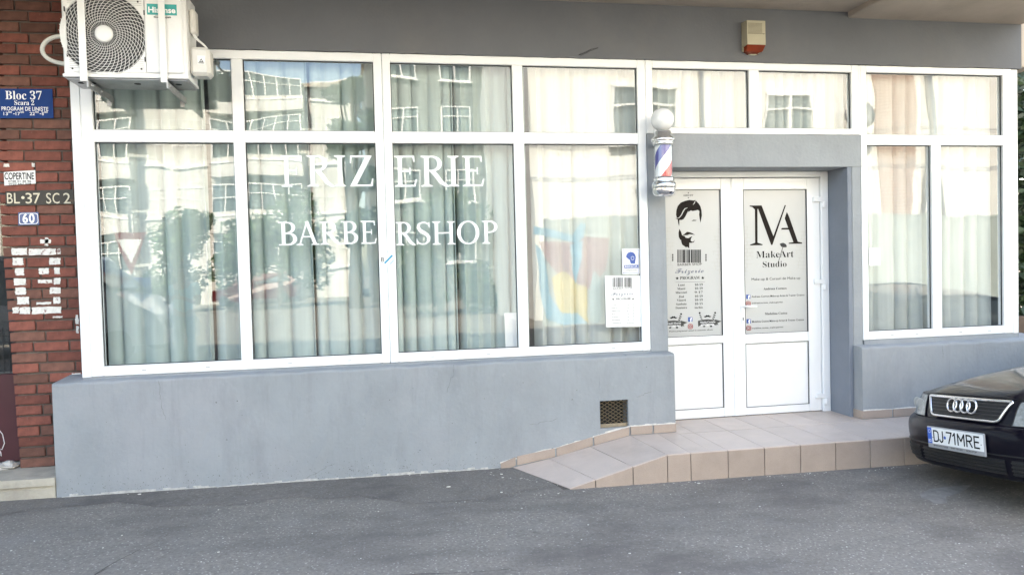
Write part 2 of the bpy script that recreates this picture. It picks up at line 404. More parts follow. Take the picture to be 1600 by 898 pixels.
sp.build('dried_cement_patch', SPILL)['kind'] = 'structure'

# ================================================================== SHOP BUILDING
shop = thing('shop_building', 'grey rendered ground floor shop under a concrete balcony with white window frames', 'building', (2, .3, 0))
def rough_prism(mb, x0, x1, y0, y1, z0, z1, jit, step=.12, edges='tb', mi=0):
    """a wall slab whose top and/or bottom arris wobbles like hand-trowelled render"""
    n = max(2, int((x1-x0)/step)); top = []; bot = []
    for i in range(n+1):
        x = x0+(x1-x0)*i/n
        top.append((x, z1+(random.uniform(-jit, jit) if 't' in edges and 0 < i < n else 0)))
        bot.append((x, z0+(random.uniform(-jit, jit) if 'b' in edges and 0 < i < n else 0)))
    vs = []
    for (x, z) in top: vs += [(x, y0, z), (x, y1, z)]
    for (x, z) in bot: vs += [(x, y0, z), (x, y1, z)]
    k = 2*(n+1); fs = []
    for i in range(n):
        a = 2*i; fs += [(a, a+1, a+3, a+2), (k+a, k+a+2, k+a+3, k+a+1), (a, a+2, k+a+2, k+a), (a+1, k+a+1, k+a+3, a+3)]
    fs += [(0, k, k+1, 1), (2*n, 2*n+1, k+2*n+1, k+2*n)]
    return mb.add(vs, fs, mi)
# left parapet, with the rounded trowelled top edge and a hole for the cellar vent
VX0, VX1, VZ0, VZ1 = 1.737, 1.977, .258, .482
p = MB()
PX0, PX1, PT = -2.335, 2.385, .842
def parapet(mb, x0, x1, top, hole=None):
    R = .018
    prof = [(-.12, -.06), (-.12, top-R), (-.12+R*.3, top-R*.3), (-.12+R, top), (.215, top+.022)]
    cols = [x0]; n = int((x1-x0)/.08)
    cols = sorted(set([x0+(x1-x0)*i/n for i in range(n+1)]+([hole[0], hole[1]] if hole else [])))
    zs = [-.06, .12] + ([hole[2], hole[3]] if hole else [.4]) + [.62, top-R]
    jt = {i: random.uniform(-.004, .004) for i in range(len(cols))}
    jy = {(i, j): random.uniform(-.003, .003) for i in range(len(cols)) for j in range(8)}
    vs = []; nz = len(zs)
    for i, x in enumerate(cols):
        e = 0 if i in (0, len(cols)-1) else 1
        for j, z in enumerate(zs): vs.append((x, -.12+(jy[i, j] if j else 0)*e, z+(jt[i]*e if j == nz-1 else 0)))
        vs.append((x, -.12+R*.3, top-R*.3+jt[i]*e)); vs.append((x, -.12+R, top+jt[i]*e)); vs.append((x, .215, top+.02))
    m = nz+3; fs = []
    for i in range(len(cols)-1):
        for j in range(m-1):
            if hole and cols[i] >= hole[0]-1e-6 and cols[i+1] <= hole[1]+1e-6 and 2 <= j < 3: continue
            fs.append((i*m+j, i*m+j+1, (i+1)*m+j+1, (i+1)*m+j))
    mb.add(vs, fs)
    for i in (0, len(cols)-1):
        a = i*m; mb.add([vs[a+j] for j in range(m)]+[(cols[i], .215, -.06)], [tuple(range(m+1))])
    if hole:
        hx0, hx1, hz0, hz1 = hole; d = .07
        F = [(hx0, -.12, hz0), (hx1, -.12, hz0), (hx1, -.12, hz1), (hx0, -.12, hz1)]; B = [(q[0], d-.12+.06, q[2]) for q in F]
        mb.add(F+B, [(i, (i+1) % 4, (i+1) % 4+4, i+4) for i in range(4)])
parapet(p, PX0, PX1, PT, (VX0, VX1, VZ0, VZ1))
p.build('parapet_wall', WALL, shop)
p = MB(); parapet(p, 4.115, 6.05, .805+.01); p.build('parapet_wall', WALL, shop)
# dark cellar behind the vent
MB().box(VX0-.03, VX1+.03, .012, .2, VZ0-.03, VZ1+.03).build('vent_void', DARK, shop)
# crumbling pale strip along the base of the render
ef = MB(); n = 60
for i in range(n):
    x0 = -2.30+3.15*i/n; x1 = x0+3.15/n
    h0 = random.uniform(.004, .022)
    ef.box(x0, x1+.004, -.124-random.uniform(0, .006), -.118, gz(x0)-.02, gz(x0)+h0)
EFF = mat('crumbled_render', (.45, .44, .42), .95, .25, 30, .8, 60)
ef.build('crumbled_render_edge', EFF, shop)
# hairline cracks, trowel pits and stains on the parapet
hc = MB(); rc = random.Random(21)
def hair(x, z, n, dx, dz, wd=.0016):
    P_ = []
    for i in range(n): P_.append((x, z)); x += dx*rc.uniform(.3, 1.6)+rc.uniform(-.008, .008); z += dz*rc.uniform(.2, 1.6)+rc.uniform(-.008, .008)
    q_ = strip(P_, [wd*rc.uniform(.4, 1.2) for _ in P_]); m_ = len(q_)//2
    hc.add([(a, -.1265, b) for a, b in q_], [(i, i+1, 2*m_-2-i, 2*m_-1-i) for i in range(m_-1)])
hair(-1.62, .83, 16, .004, -.018); hair(.55, .84, 12, -.006, -.02); hair(1.15, .33, 14, .022, .004); hair(-.6, .03, 12, .02, .008); hair(4.9, .80, 9, .003, -.02); hair(2.05, .50, 10, .016, .006)
for k in range(26):
    x, z_, r_ = rc.uniform(-2.2, 2.3), rc.uniform(.1, .8), rc.uniform(.002, .0055)
    if VX0-.05 < x < VX1+.05 and z_ < .52: continue
    hc.add([(x+r_*math.cos(a)*rc.uniform(.6, 1.3), -.1262, z_+r_*math.sin(a)*rc.uniform(.5, 1)) for a in [i*1.0472 for i in range(6)]], [(0, 1, 2, 3, 4, 5)])
for k in range(420):      # splashed specks along the foot of the render
    x = rc.uniform(-2.3, .9); z_ = gz(x)+.01+abs(rc.gauss(0, .07)); r_ = rc.uniform(.001, .0032)
    hc.add([(x+r_*math.cos(a)*rc.uniform(.5, 1.4), -.1235-.0022, z_+r_*math.sin(a)) for a in [i*1.2566 for i in range(5)]], [(0, 1, 2, 3, 4)])
hc.build('hairline_cracks', mat('crack_grey', (.09, .09, .095), .95, .2), shop)['kind'] = 'stuff'
# pilasters either side of the entrance, door lintel
pl = MB(); pl.box(2.228, 2.385, 0, .30, .845, 2.672, .006); pl.build('pilaster', WALL, shop)
pl = MB(); pl.box(4.116, 4.212, 0.0, .42, .80, 2.40, .008); pl.build('pilaster', WALL, shop)
pl = MB(); pl.box(2.385, 4.115, .34, .42, .0, .172); pl.build('threshold', CONC, shop)
pl = MB(); rough_prism(pl, 2.228, 4.212, -.004, .30, 2.395, 2.672, .004, .1, 't'); pl.build('lintel', WALL, shop)
pl = MB(); pl.box(2.30, 4.20, .30, .42, 2.372, 2.672); pl.build('lintel_back', WALL, shop)
# jambs of the entrance recess
pl = MB(); pl.box(4.075, 4.115, .0, .42, .10, 2.395, .004); pl.build('jamb', JAMB, shop)
pl = MB(); pl.box(2.345, 2.385, .30, .42, .10, 2.395, .004); pl.build('jamb', WALL, shop)
# wall above the windows
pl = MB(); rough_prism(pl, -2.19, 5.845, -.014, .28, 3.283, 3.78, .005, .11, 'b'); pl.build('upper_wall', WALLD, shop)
# balcony slab, lower soffit field at the right, upper storeys
pl = MB(); pl.box(-9, 4.09, -1.55, .27, 3.735, 3.93); pl.build('balcony_slab', SOFF, shop)
pl = MB(); pl.box(4.092, 5.853, -1.55, .27, 3.685, 3.932, .01); pl.build('balcony_slab', SOFF, shop)
pl = MB(); pl.box(5.853, 6.06, .02, .28, 3.31, 3.93, .01); pl.build('corner_beam', SOFF, shop)
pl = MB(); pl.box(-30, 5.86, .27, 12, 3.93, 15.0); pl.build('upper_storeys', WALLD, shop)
pl = MB(); pl.box(-30, 5.86, -1.55, -1.45, 3.93, 4.9); pl.build('balcony_parapet', SOFF, shop)
# interior seen between the curtains
pl = MB(); pl.box(-2.3, 5.9, 3.2, 3.3, -.1, 3.93); pl.box(-2.35, -2.25, .35, 3.2, -.1, 3.93); pl.box(5.82, 5.92, .12, 12, -.1, 3.93); pl.box(-2.3, 5.9, .25, 3.2, 3.33, 3.45)
pl.box(-30, -2.35, 1.4, 12, -.1, 3.93)
pl.box(-2.25, 5.82, .22, 3.2, .02, .06)
pl.build('interior_wall', ROOM, shop)
# ------------------------------------------------------------------ window units
def rail(mb, x0, x1, z0, z1, y0=0.0, y1=.075, b=.005): mb.box(x0, x1, y0, y1, z0, z1, b)
def pane_mesh(x0, x1, z0, z1, bow, tx, tz):
    mb = MB(); n = 12; y = .034
    vs = []
    for j in range(n+1):
        for i in range(n+1):
            u, v = i/n, j/n
            yy = y - bow*16*u*(1-u)*v*(1-v)/1.0 + tx*(u-.5)*(x1-x0) + tz*(v-.5)*(z1-z0)
            vs.append((x0+(x1-x0)*u, yy, z0+(z1-z0)*v))
    mb.add(vs, [(j*(n+1)+i, j*(n+1)+i+1, (j+1)*(n+1)+i+1, (j+1)*(n+1)+i) for j in range(n) for i in range(n)], 0, True)
    return mb
rg = random.Random(11)
def window(label, x0, x1, z0, z1, panes, members):
    wt = link(bpy.data.objects.new('window', None), shop); wt.location = (0, 0, 0); wt['label'] = label
    BASE[wt.name] = Matrix.Identity(4)
    for nm, a, b, c, d in members:
        mb = MB(); rail(mb, a, b, c, d); mb.build(nm, PVC, wt)
    for (a, b, c, d) in panes:
        pane_mesh(a-.004, b+.004, c-.004, d+.004, rg.uniform(.0006, .0022), rg.uniform(-.003, .003), rg.uniform(-.003, .003)).build('pane', GLASS, wt, fix=False)
        g = MB(); e = .0055
        g.box(a-.003, a+e, .024, .033, c-.003, d+.003); g.box(b-e, b+.003, .024, .033, c-.003, d+.003)
        g.box(a+e, b-e, .024, .033, c-.003, c+e); g.box(a+e, b-e, .024, .033, d-e, d+.003); g.build('gasket', GASK, wt)
    return wt
LB, LT, UB, TP = .936, 2.586, 2.678, 3.215
ZB, ZT = .862, 3.283
def two_col(x0, x1, p1, p2):
    return [('frame_stile', x0, p1[0], ZB, ZT), ('frame_stile', p2[1], x1, ZB, ZT), ('mullion', p1[1], p2[0], LB, TP),
            ('frame_rail', p1[0], p2[1], ZB, LB), ('frame_rail', p1[0], p2[1], TP, ZT),
            ('transom', p1[0], p1[1], LT, UB), ('transom', p2[0], p2[1], LT, UB)]
p1, p2, p3, p4 = (-2.030, -1.057), (-.972, 0.0), (.131, 1.099), (1.186, 2.155)
window('wide four pane window at the left with the FRIZ and BARBE lettering', -2.112, .064, ZB, ZT,
       [(a[0], a[1], c, d) for a in (p1, p2) for c, d in ((LB, LT), (UB, TP))], two_col(-2.112, .064, p1, p2)+[('cover_strip', -2.178, -2.1135, ZB-.004, ZT)])
window('wide four pane window beside the pilaster with the ERIE and RSHOP lettering', .067, 2.2265, ZB, ZT,
       [(a[0], a[1], c, d) for a in (p3, p4) for c, d in ((LB, LT), (UB, TP))], two_col(.067, 2.2265, p3, p4))
p5, p6 = (2.289, 3.157), (3.251, 4.126); ZC = 2.675; UC = 2.727
window('two pane transom window over the entrance', 2.229, 4.198, ZC, ZT, [(p5[0], p5[1], UC, TP+.004), (p6[0], p6[1], UC, TP+.004)],
       [('frame_stile', 2.229, p5[0], ZC, ZT), ('frame_stile', p6[1], 4.198, ZC, ZT), ('mullion', p5[1], p6[0], UC, TP+.004), ('frame_rail', p5[0], p6[1], ZC, UC), ('frame_rail', p5[0], p6[1], TP+.004, ZT)])
p7, p8, p9 = (4.273, 5.660), (4.273, 4.916), (5.014, 5.660); ZD = .862
window('three pane window right of the entrance', 4.2145, 5.816, ZD, ZT, [(p7[0], p7[1], UB, TP+.008), (p8[0], p8[1], LB, LT), (p9[0], p9[1], LB, LT)],
       [('frame_stile', 4.2145, p7[0], ZD, ZT), ('frame_stile', p7[1], 5.755, ZD, ZT), ('cover_strip', 5.7565, 5.816, ZD-.003, ZT-.004), ('mullion', p8[1], p9[0], LB, LT),
        ('frame_rail', p7[0], p7[1], ZD, LB), ('frame_rail', p7[0], p7[1], TP+.008, ZT), ('transom', p7[0], p7[1], LT, UB)])
MB().box(4.199, 4.2135, .002, .07, 2.675, 3.28).build('joint_strip', PVC, shop)
dc = MB()
for x in (-1.75, -1.30, -.70, -.25, .40, .85, 1.45, 1.90, 4.5, 4.75, 5.2, 5.5): dc.box(x-.015, x+.015, -.0015, .001, .893, .897)
dc.build('drain_slots', mat('slot_grey', (.20, .20, .20), .6), shop)['kind'] = 'stuff'
# ledge mortar under the frames
lm = MB(); rough_prism(lm, -2.17, 2.225, -.004, .07, .842, .860, .003, .07, 'b'); rough_prism(lm, 4.22, 5.81, -.004, .07, .815, .860, .003, .07, 'b'); lm.build('sill_mortar', WALL, shop)

# ------------------------------------------------------------------ curtains
def curtain(label, x0, x1, z0, z1, m, seed, y=.17, amp=.035, group=None, lo=.05, hi=.16, deep=.0):
    r = random.Random(seed); pts = []; x = x0
    while x < x1:
        wd = min(r.uniform(lo, hi), x1-x+.001); a = amp*r.uniform(.5, 1.2); flat = r.random() < .55
        k = 10
        for i in range(k):
            t = i/k
            d = (1-math.sin(math.pi*t)**(.35 if flat else .8))
            pts.append((x+wd*t + (.012*math.sin(6.28*t) if not flat else 0), y+a*d*1.6+r.uniform(-.001, .001), a*d))
        x += wd
    mb = MB(); n = len(pts); rows = [0, .12, .5, .86, .93, .965, 1]
    vs = []
    for t in rows:
        z = z0+(z1-z0)*t
        g = 1-.45*t if t < .93 else .35
        for i, (px, py, d) in enumerate(pts):
            sway = .010*math.sin(px*5+seed)*(1-t)
            vs.append((px+sway, y+(py-y)*(.45+.75*g), z))
    R = len(rows)
    mb.add(vs, [(j*n+i, j*n+i+1, (j+1)*n+i+1, (j+1)*n+i) for j in range(R-1) for i in range(n-1)], 0, True)
    o = mb.build('curtain', m, fix=False)
    return tag(o, label, 'curtain', group)
CG = 'net curtains behind the shop windows'
curtain('pale green net curtain behind the leftmost pane under the air conditioner', -2.06, -1.285, .66, 3.27, CURT, 3, .17, .045, CG, .08, .20)
curtain('narrow pale green net curtain between the yield sign reflection and the first mullion', -1.27, -.52, .66, 3.27, CURT, 5, .16, .05, CG, .09, .2)
curtain('pale green net curtain behind the BARBE lettering', -.505, .075, .66, 3.27, CURT, 8, .17, .05, CG, .07, .17)
curtain('pale green net curtain behind the ERIE and RSHOP lettering', .08, .632, .66, 3.27, CURT, 9, .165, .055, CG, .07, .16)
curtain('pale green net curtain between the RSHOP lettering and the white mullion', .645, 1.24, .66, 3.27, CURT, 12, .17, .05, CG, .06, .15)
curtain('white net curtain behind the schedule notice', 1.27, 2.20, .66, 3.27, CURTW, 14, .16, .04, CG, .1, .26)
curtain('white net curtain in the transom window over the door', 2.25, 4.16, 2.70, 3.27, CURTW, 17, .15, .03, CG, .06, .14)
curtain('white net curtain behind the left pane right of the entrance', 4.235, 4.97, .66, 3.27, CURTW, 21, .16, .04, CG, .1, .22)
curtain('white net curtain behind the rightmost pane by the building corner', 4.985, 5.70, .66, 3.27, CURTW, 23, .165, .04, CG, .08, .2)

# ------------------------------------------------------------------ entrance door
YD = .30
DZ0, DZ1 = .185, 2.335
fr = MB(); fr.box(4.0, 4.074, YD-.02, YD+.06, DZ0, 2.394, .005); fr.box(2.386, 2.40, YD-.02, YD+.06, DZ0, 2.394, .004); fr.box(2.40, 4.0, YD-.02, YD+.06, 2.341, 2.394, .005)
fr.build('door_frame', PVCD, shop)
MB().box(2.40, 4.0, YD+.012, YD+.03, .165, .192).build('door_threshold', GASK, shop)
def door(label, x0, x1, gx0, gx1, gz0, gz1, pz0, pz1):
    d = link(bpy.data.objects.new('door', None), shop); d['label'] = label; BASE[d.name] = Matrix.Identity(4)
    for nm, a, b, c, e in (('leaf_stile', x0, gx0, DZ0+.008, DZ1), ('leaf_stile', gx1, x1, DZ0+.008, DZ1), ('leaf_rail', gx0, gx1, gz1, DZ1), ('leaf_rail', gx0, gx1, pz1, gz0), ('leaf_rail', gx0, gx1, DZ0+.008, pz0)):
        MB().box(a, b, YD, YD+.065, c, e, .005).build(nm, PVCD, d)
    MB().box(gx0, gx1, YD+.014, YD+.05, pz0, pz1).build('door_panel', PVCD, d)
    g = MB(); e = .005
    for (c, f) in ((gz0, gz1), (pz0, pz1)):
        g.box(gx0-.001, gx0+e, YD+.004, YD+.013, c, f); g.box(gx1-e, gx1+.001, YD+.004, YD+.013, c, f); g.box(gx0+e, gx1-e, YD+.004, YD+.013, c, c+e*.8); g.box(gx0+e, gx1-e, YD+.004, YD+.013, f-e*.8, f)
    g.build('gasket', GASK, d)
    MB().box(gx0, gx1, YD+.022, YD+.030, gz0, gz1).build('glass_panel', mat('frosted_backing', (.75, .76, .76), .5, .02), d)
    return d
q = lambda x, y: at(x, y, YD)
gl0, gl1 = q(1130, 525).x, q(1129, 297)
d1 = door('left leaf of the white door with the bearded man poster', 2.404, 3.134, 2.475, gl0, q(1100, 525).z, q(1100, 296).z, q(1060, 641).z, q(1100, 537).z)
gx0, gx1 = q(1163, 400).x, q(1262, 400).x
d2 = door('right leaf of the white door with the make-up studio poster', 3.139, 3.996, gx0, gx1, q(1210, 520).z, q(1210, 296).z, q(1210, 634).z, q(1210, 535).z)
GL = (2.475, gl0, q(1100, 525).z, q(1100, 296).z); GR = (gx0, gx1, q(1210, 520).z, q(1210, 296).z)
MB().box(3.125, 3.15, YD-.008, YD, DZ0+.01, DZ1-.004, .003).build('meeting_strip', PVCD, d2)
for py in (312, 440, 618):
    zc = q(1276, py).z
    mb = MB(); mb.box(3.925, 4.02, YD-.026, YD-.001, zc-.02, zc+.022, .004); mb.lathe([(.015, -.075), (.017, -.07), (.017, -.024), (.015, -.022)], (4.024, YD-.026, zc), 14)
    mb.build('hinge', PVC, d2)
zc = q(1160, 478).z; xh = q(1160, 478).x
mb = MB(); mb.box(xh-.016, xh+.016, YD-.010, YD-.0085, zc-.21, zc+.03, .004); mb.tube([(xh, YD-.009, zc), (xh, YD-.05, zc), (xh+.02, YD-.058, zc), (xh+.11, YD-.056, zc-.004)], .009, 10)
mb.build('handle', PVC, d2)
MB().box(xh-.004, xh+.004, YD-.0125, YD-.0105, zc-.13, zc-.10).build('keyhole', BLACK, d2)

# ================================================================== BRICK PIER
YB = .22
pier = thing('brick_pier', 'red brick pier with dark recessed joints at the left edge of the shop', 'pier', (-2.45, YB, .17))
MB().box(-2.712, -2.16, YB+.014, YB+.40, .10, 3.93).build('mortar_core', MORT, pier)
def brick_mesh(L, H, seed):
    r = random.Random(seed); mb = MB(); mb.box(0, L, 0, .10, 0, H, .0035)
    mb.v = [(x+r.uniform(-.0016, .0016), y+r.uniform(-.0015, .0015), z+r.uniform(-.0018, .0018)) for x, y, z in mb.v]
    return mb
BM = {}
rb = random.Random(4)
PITCH_Z = .0797; row = 0; z = .172
while z < 3.90:
    H = .066 if row % 3 else .068
    x = -2.715-.055*min(1, max(0, (z-.17)/1.7)); first = [.238, .118, .232, .165, .243, .10][row % 6]+0
    first = [.243, .178, .243, .150][row % 4]*rb.choice([1, 1, .97])
    L = first
    while x < -2.165:
        L = min(L, -2.160-x)
        if L > .02:
            key = (round(L, 2), rb.randrange(3))
            if key not in BM:
                mm = brick_mesh(key[0]-.002, H, len(BM)); BM[key] = (mm.mesh('brick', BRICK), mm.mesh('brick', BRICKD))
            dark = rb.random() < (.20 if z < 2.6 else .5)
            o = bpy.data.objects.new('brick', BM[key][1 if dark else 0]); o.location = (x, YB+rb.uniform(-.002, .0025), z+rb.uniform(-.0015, .0015)); o.rotation_euler = (0, rb.uniform(-.004, .004), 0)
            link(o, pier)
        x += key[0]+.0105; L = .243+rb.uniform(-.006, .006)
    z += PITCH_Z; row += 1
# white residue of torn notices, one flake mass following the brick faces
REM = mat('torn_paper_residue', (.72, .70, .66), .9, .12, 40); layer(REM, (.22, .08, .06), 34, .60, .64, .8)
rm = MB(); rr = random.Random(9)
def flake(px0, py0, px1, py1, k=.8):
    a = at(px0, py0, YB); b = at(px1, py1, YB); n = 9; pts = []
    for s_ in range(4):
        for i in range(n):
            t = i/n; j = .0045*k
            x, z_ = [(a.x+(b.x-a.x)*t, a.z), (b.x, a.z+(b.z-a.z)*t), (b.x-(b.x-a.x)*t, b.z), (a.x, b.z-(b.z-a.z)*t)][s_]
            pts.append((x+rr.uniform(-j, j), z_+rr.uniform(-j*.7, j*.7)))
    cx = sum(q_[0] for q_ in pts)/len(pts); cz = sum(q_[1] for q_ in pts)/len(pts)
    m_ = len(pts); Y = YB-.0042
    rm.add([(cx, Y, cz)]+[(q_[0], Y, q_[1]) for q_ in pts], [(0, 1+i, 1+(i+1) % m_) for i in range(m_)])
for r_ in [(18, 388, 43, 398), (45, 389, 88, 398), (90, 388, 95, 397), (20, 403, 37, 414), (77, 403, 95, 413), (24, 419, 38, 430), (61, 419, 77, 428), (85, 418, 94, 428), (22, 435, 41, 445), (84, 434, 95, 444), (60, 437, 82, 442),
           (24, 449, 41, 460), (78, 449, 95, 458), (27, 464, 46, 475), (83, 464, 95, 474), (57, 472, 80, 475), (20, 480, 30, 489), (31, 480, 48, 490), (50, 480, 96, 489), (83, 494, 98, 496),
           (63, 374, 80, 380), (70, 371, 76, 384), (6, 256, 15, 261), (50, 255, 55, 261), (118, 492, 123, 506), (119, 509, 124, 520), (112, 583, 126, 587)]:
    flake(*r_)
tag(rm.build('notice_residue', REM), 'white torn paper residue in a rectangle on the brick pier', 'paper residue', kind='stuff')

# ================================================================== LEFT ENTRANCE: step, door, stone
st = MB(); ZS = .168
rough_prism(st, -6, -2.338, -.135, .62, ZS-.055, ZS, .004, .09, 't')
es = thing('entrance_step', 'worn two layer concrete step in front of the dark red door', 'step', (-3.2, .2, 0))
st.build('tread_slab', CONC, es)
st = MB(); rough_prism(st, -6, -2.342, -.118, .62, -.1, ZS-.058, .004, .09, 'b'); st.build('riser', CONC, es)
MRED = mat('maroon_paint', (.075, .018, .024), .4, .12, 3)
ed = thing('entrance_door', 'dark red metal door with a wired glass upper half left of the brick pier', 'door', (-3.3, .5, ZS))
mb = MB(); mb.box(-3.9, -2.745, .45, .50, ZS+.01, .86, .004); mb.build('lower_panel', MRED, ed)
mb = MB(); mb.box(-2.80, -2.735, .44, .52, .862, 2.3, .004); mb.box(-3.9, -2.80, .44, .52, 2.2, 2.3, .004); mb.build('frame', mat('black_steel', (.03, .03, .032), .45), ed)
MB().box(-3.9, -2.80, .475, .483, .862, 2.2).build('glass', CLEAR, ed)
MB().box(-3.9, -2.72, .62, .66, .86, 2.3).build('dark_hallway', DARK, ed)
g = MB()
for i in range(24): x = -3.9+i*.045; g.box(x, x+.004, .468, .472, .87, 1.22)
for i in range(8): zz = .88+i*.045; g.box(-3.9, -2.80, .463, .467, zz, zz+.004)
g.build('wire_grille', GASK, ed)
# chalk scribble on the door: thin painted line
cp = pxpts([(-14, 672), (-4, 668), (4, 678), (7, 692), (3, 702), (-2, 700), (1, 706), (2, 712)], .448)
mb = MB(); mb.tube([(x, .4485, zz) for x, zz in cp], .003, 5); mb.build('chalk_scribble', VINYL, ed)
# the piece of broken concrete by the door
mb = MB(); rr2 = random.Random(3); bm = bmesh.new(); bmesh.ops.create_icosphere(bm, subdivisions=3, radius=1)
cc = at(15, 722, .30)
for v in bm.verts:
    n = 1+.16*math.sin(v.co.x*5+1)*math.cos(v.co.y*4)+.12*math.sin(v.co.z*7+v.co.x*3)+rr2.uniform(-.05, .05)
    v.co = Vector((v.co.x*.075*n, v.co.y*.06*n, max(-.018, v.co.z*.034*n)))
me = bpy.data.meshes.new('rock'); bm.to_mesh(me); bm.free(); me.materials.append(mat('pale_stone', (.50, .48, .45), .9, .2, 25, .9, 60))
o = link(bpy.data.objects.new('rock', me)); o.location = (cc.x, .26, ZS+.018); tag(o, 'small pale lump of broken concrete lying on the step by the dark red door', 'rock')

# ================================================================== TILED PLATFORM
plat = thing('tiled_platform', 'beige tiled landing and ramp in front of the shop door', None, (3, -.4, 0), kind='structure')
def ztop(x):
    if x >= 2.04: return .188
    return max(-.02, .188*(x-1.30)/(2.04-1.30)) if x > 1.30 else .012*(x-1.30)/.2
YF = -.79
# sloping ramp: the fold and the joints run a little askew to the wall, as laid
def xt(xf, y):     # x of a joint that meets the front edge at xf
    t = (y-YF)/(-.13-YF)
    return xf + (-.17*(1 if xf < 2.0 else max(0, (2.25-xf)/.25)) * 0.55)*t if xf < 2.25 else xf
joints = [1.30, 1.49, 1.774, 2.04, 2.222, 2.517, 2.812, 3.107, 3.402, 3.697, 3.992, 4.287, 4.582, 4.877, 5.172, 5.467, 5.762, 6.05]
def zt(xf, t):
    """height at joint xf; t = 0 front, 1 at the wall"""
    if xf >= 2.04: return .188
    k = (xf-1.30)/(2.04-1.30)
    return .188*k + (gz(1)+.004)*(1-k)
WALLX = {1.30: 1.00, 1.49: 1.30, 1.774: 1.645, 2.04: 1.985}
base = MB()
def tilepiece(c4, th, name='tile', m=TILE, gap=.0042):
    """a tile from four corner points: a thin slab with a narrow joint round it"""
    c = [Vector(p) for p in c4]; mid = sum(c, Vector())/4
    nrm = (c[1]-c[0]).cross(c[3]-c[0]).normalized()
    s_ = [p+(mid-p).normalized()*gap*1.4 for p in c]; s2 = [p+(mid-p).normalized()*.002-nrm*0+nrm*0 for p in s_]
    top = [p+(mid-p).normalized()*.0016 for p in s_]
    mb = MB(); mb.add([p-nrm*th for p in s_]+[p-nrm*.0016 for p in s_]+top, [(3, 2, 1, 0), (8, 9, 10, 11)]+[(i, (i+1) % 4, (i+1) % 4+4, i+4) for i in range(4)]+[(i+4, (i+1) % 4+4, (i+1) % 4+8, i+8) for i in range(4)])
    return mb.build(name, m, plat)
for i in range(len(joints)-1):
    a, b = joints[i], joints[i+1]
    za, zb = zt(a, 0), zt(b, 0)
    xa, xb = WALLX.get(a, a), WALLX.get(b, b)
    # wall side limit of this column
    yw = -.125 if b <= 2.40 or a >= 4.10 else YD+.03
    # columns that straddle a wall corner are cut at it
    parts = [(a, b, xa, xb, yw)]
    if a < 2.385 < b: parts = [(a, 2.385, xa, 2.385, -.125), (2.385, b, 2.385, xb, YD+.03)]
    if a < 4.112 < b: parts = [(a, 4.112, xa, 4.112, YD+.03), (4.112, b, 4.112, xb, -.125)]
    for (pa, pb, qa, qb, y1) in parts:
        z1, z2 = (za, zb) if a < 2.04 else (.188, .188)
        rows = [YF, -.19, y1] if y1 > 0 else [YF, y1]
        if pb-pa < .05: rows = [YF, y1]
        for k in range(len(rows)-1):
            y0_, y1_ = rows[k], rows[k+1]
            f0 = (y0_-YF)/(-.125-YF); f1 = (y1_-YF)/(-.125-YF)
            L = lambda u, v, t: u+(v-u)*min(1, t)
            tilepiece([(L(pa, qa, f0), y0_, z1), (L(pb, qb, f0), y0_, z2), (L(pb, qb, f1), y1_, z2), (L(pa, qa, f1), y1_, z1)], .012)
    # riser tile below
    if a >= 1.30:
        ga, gb = gz(a)-.012, gz(b)-.012
        if za-ga > .002:
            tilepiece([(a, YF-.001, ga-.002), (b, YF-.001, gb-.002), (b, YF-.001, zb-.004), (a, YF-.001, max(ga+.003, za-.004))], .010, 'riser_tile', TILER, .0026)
# mortar bed under the tiles
bx = [1.06, 1.31, 1.5, 1.774, 2.04, 2.4, 4.2, 6.05]
vs = []; 
for x in bx:
    xw = {1.06: .98, 1.31: 1.02, 1.5: 1.31, 1.774: 1.645, 2.04: 1.985}.get(x, x)
    zz = (zt(x, 0) if x >= 1.30 else gz(1)) - .007
    vs += [(x, YF+.008, -.08), (x, YF+.008, zz), (xw, YD+.05, zz), (xw, YD+.05, -.08)]
base.add(vs, [(i*4+j, i*4+(j+1) % 4, (i+1)*4+(j+1) % 4, (i+1)*4+j) for i in range(len(bx)-1) for j in range(4)])
base.build('mortar_bed', GROUT, plat)
# skirting tiles
def skirt(x0, z0, x1, z1, h=.072, Y=-.129):
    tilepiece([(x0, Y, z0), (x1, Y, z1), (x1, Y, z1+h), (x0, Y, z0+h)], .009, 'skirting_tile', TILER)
for (a, za, b, zb) in [(.90, -.035, 1.03, .008), (1.032, .008, 1.355, .055), (1.357, .055, 1.672, .125), (1.674, .125, 1.985, .188), (1.987, .189, 2.185, .189), (2.187, .189, 2.393, .189),
                       (4.105, .189, 4.40, .189), (4.402, .189, 4.70, .189), (4.702, .189, 5.0, .189), (5.002, .189, 5.3, .189), (5.302, .189, 5.6, .189), (5.602, .189, 5.9, .189)]: skirt(a, za, b, zb)
for (y0, y1) in [(-.127, .085), (.087, .29)]:
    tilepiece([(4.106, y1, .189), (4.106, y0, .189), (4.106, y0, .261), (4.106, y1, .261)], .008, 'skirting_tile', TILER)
mc = MB()
for (a, za, b, zb) in [(.90, .038, 1.355, .126), (1.357, .126, 1.985, .260), (1.987, .262, 2.385, .262), (4.116, .262, 5.9, .262)]:
    n = 12
    for i in range(n):
        t0, t1 = i/n, (i+1)/n
        x0, x1 = a+(b-a)*t0, a+(b-a)*t1; zz0, zz1 = za+(zb-za)*t0, za+(zb-za)*t1; h = random.uniform(.004, .014)
        mc.add([(x0, -.126, zz0-.004), (x1, -.126, zz1-.004), (x1, -.119, zz1+h), (x0, -.119, zz0+h)], [(0, 1, 2, 3)])
mc.build('grout_bead', mat('pale_grout', (.55, .52, .48), .95, .2, 30), plat)

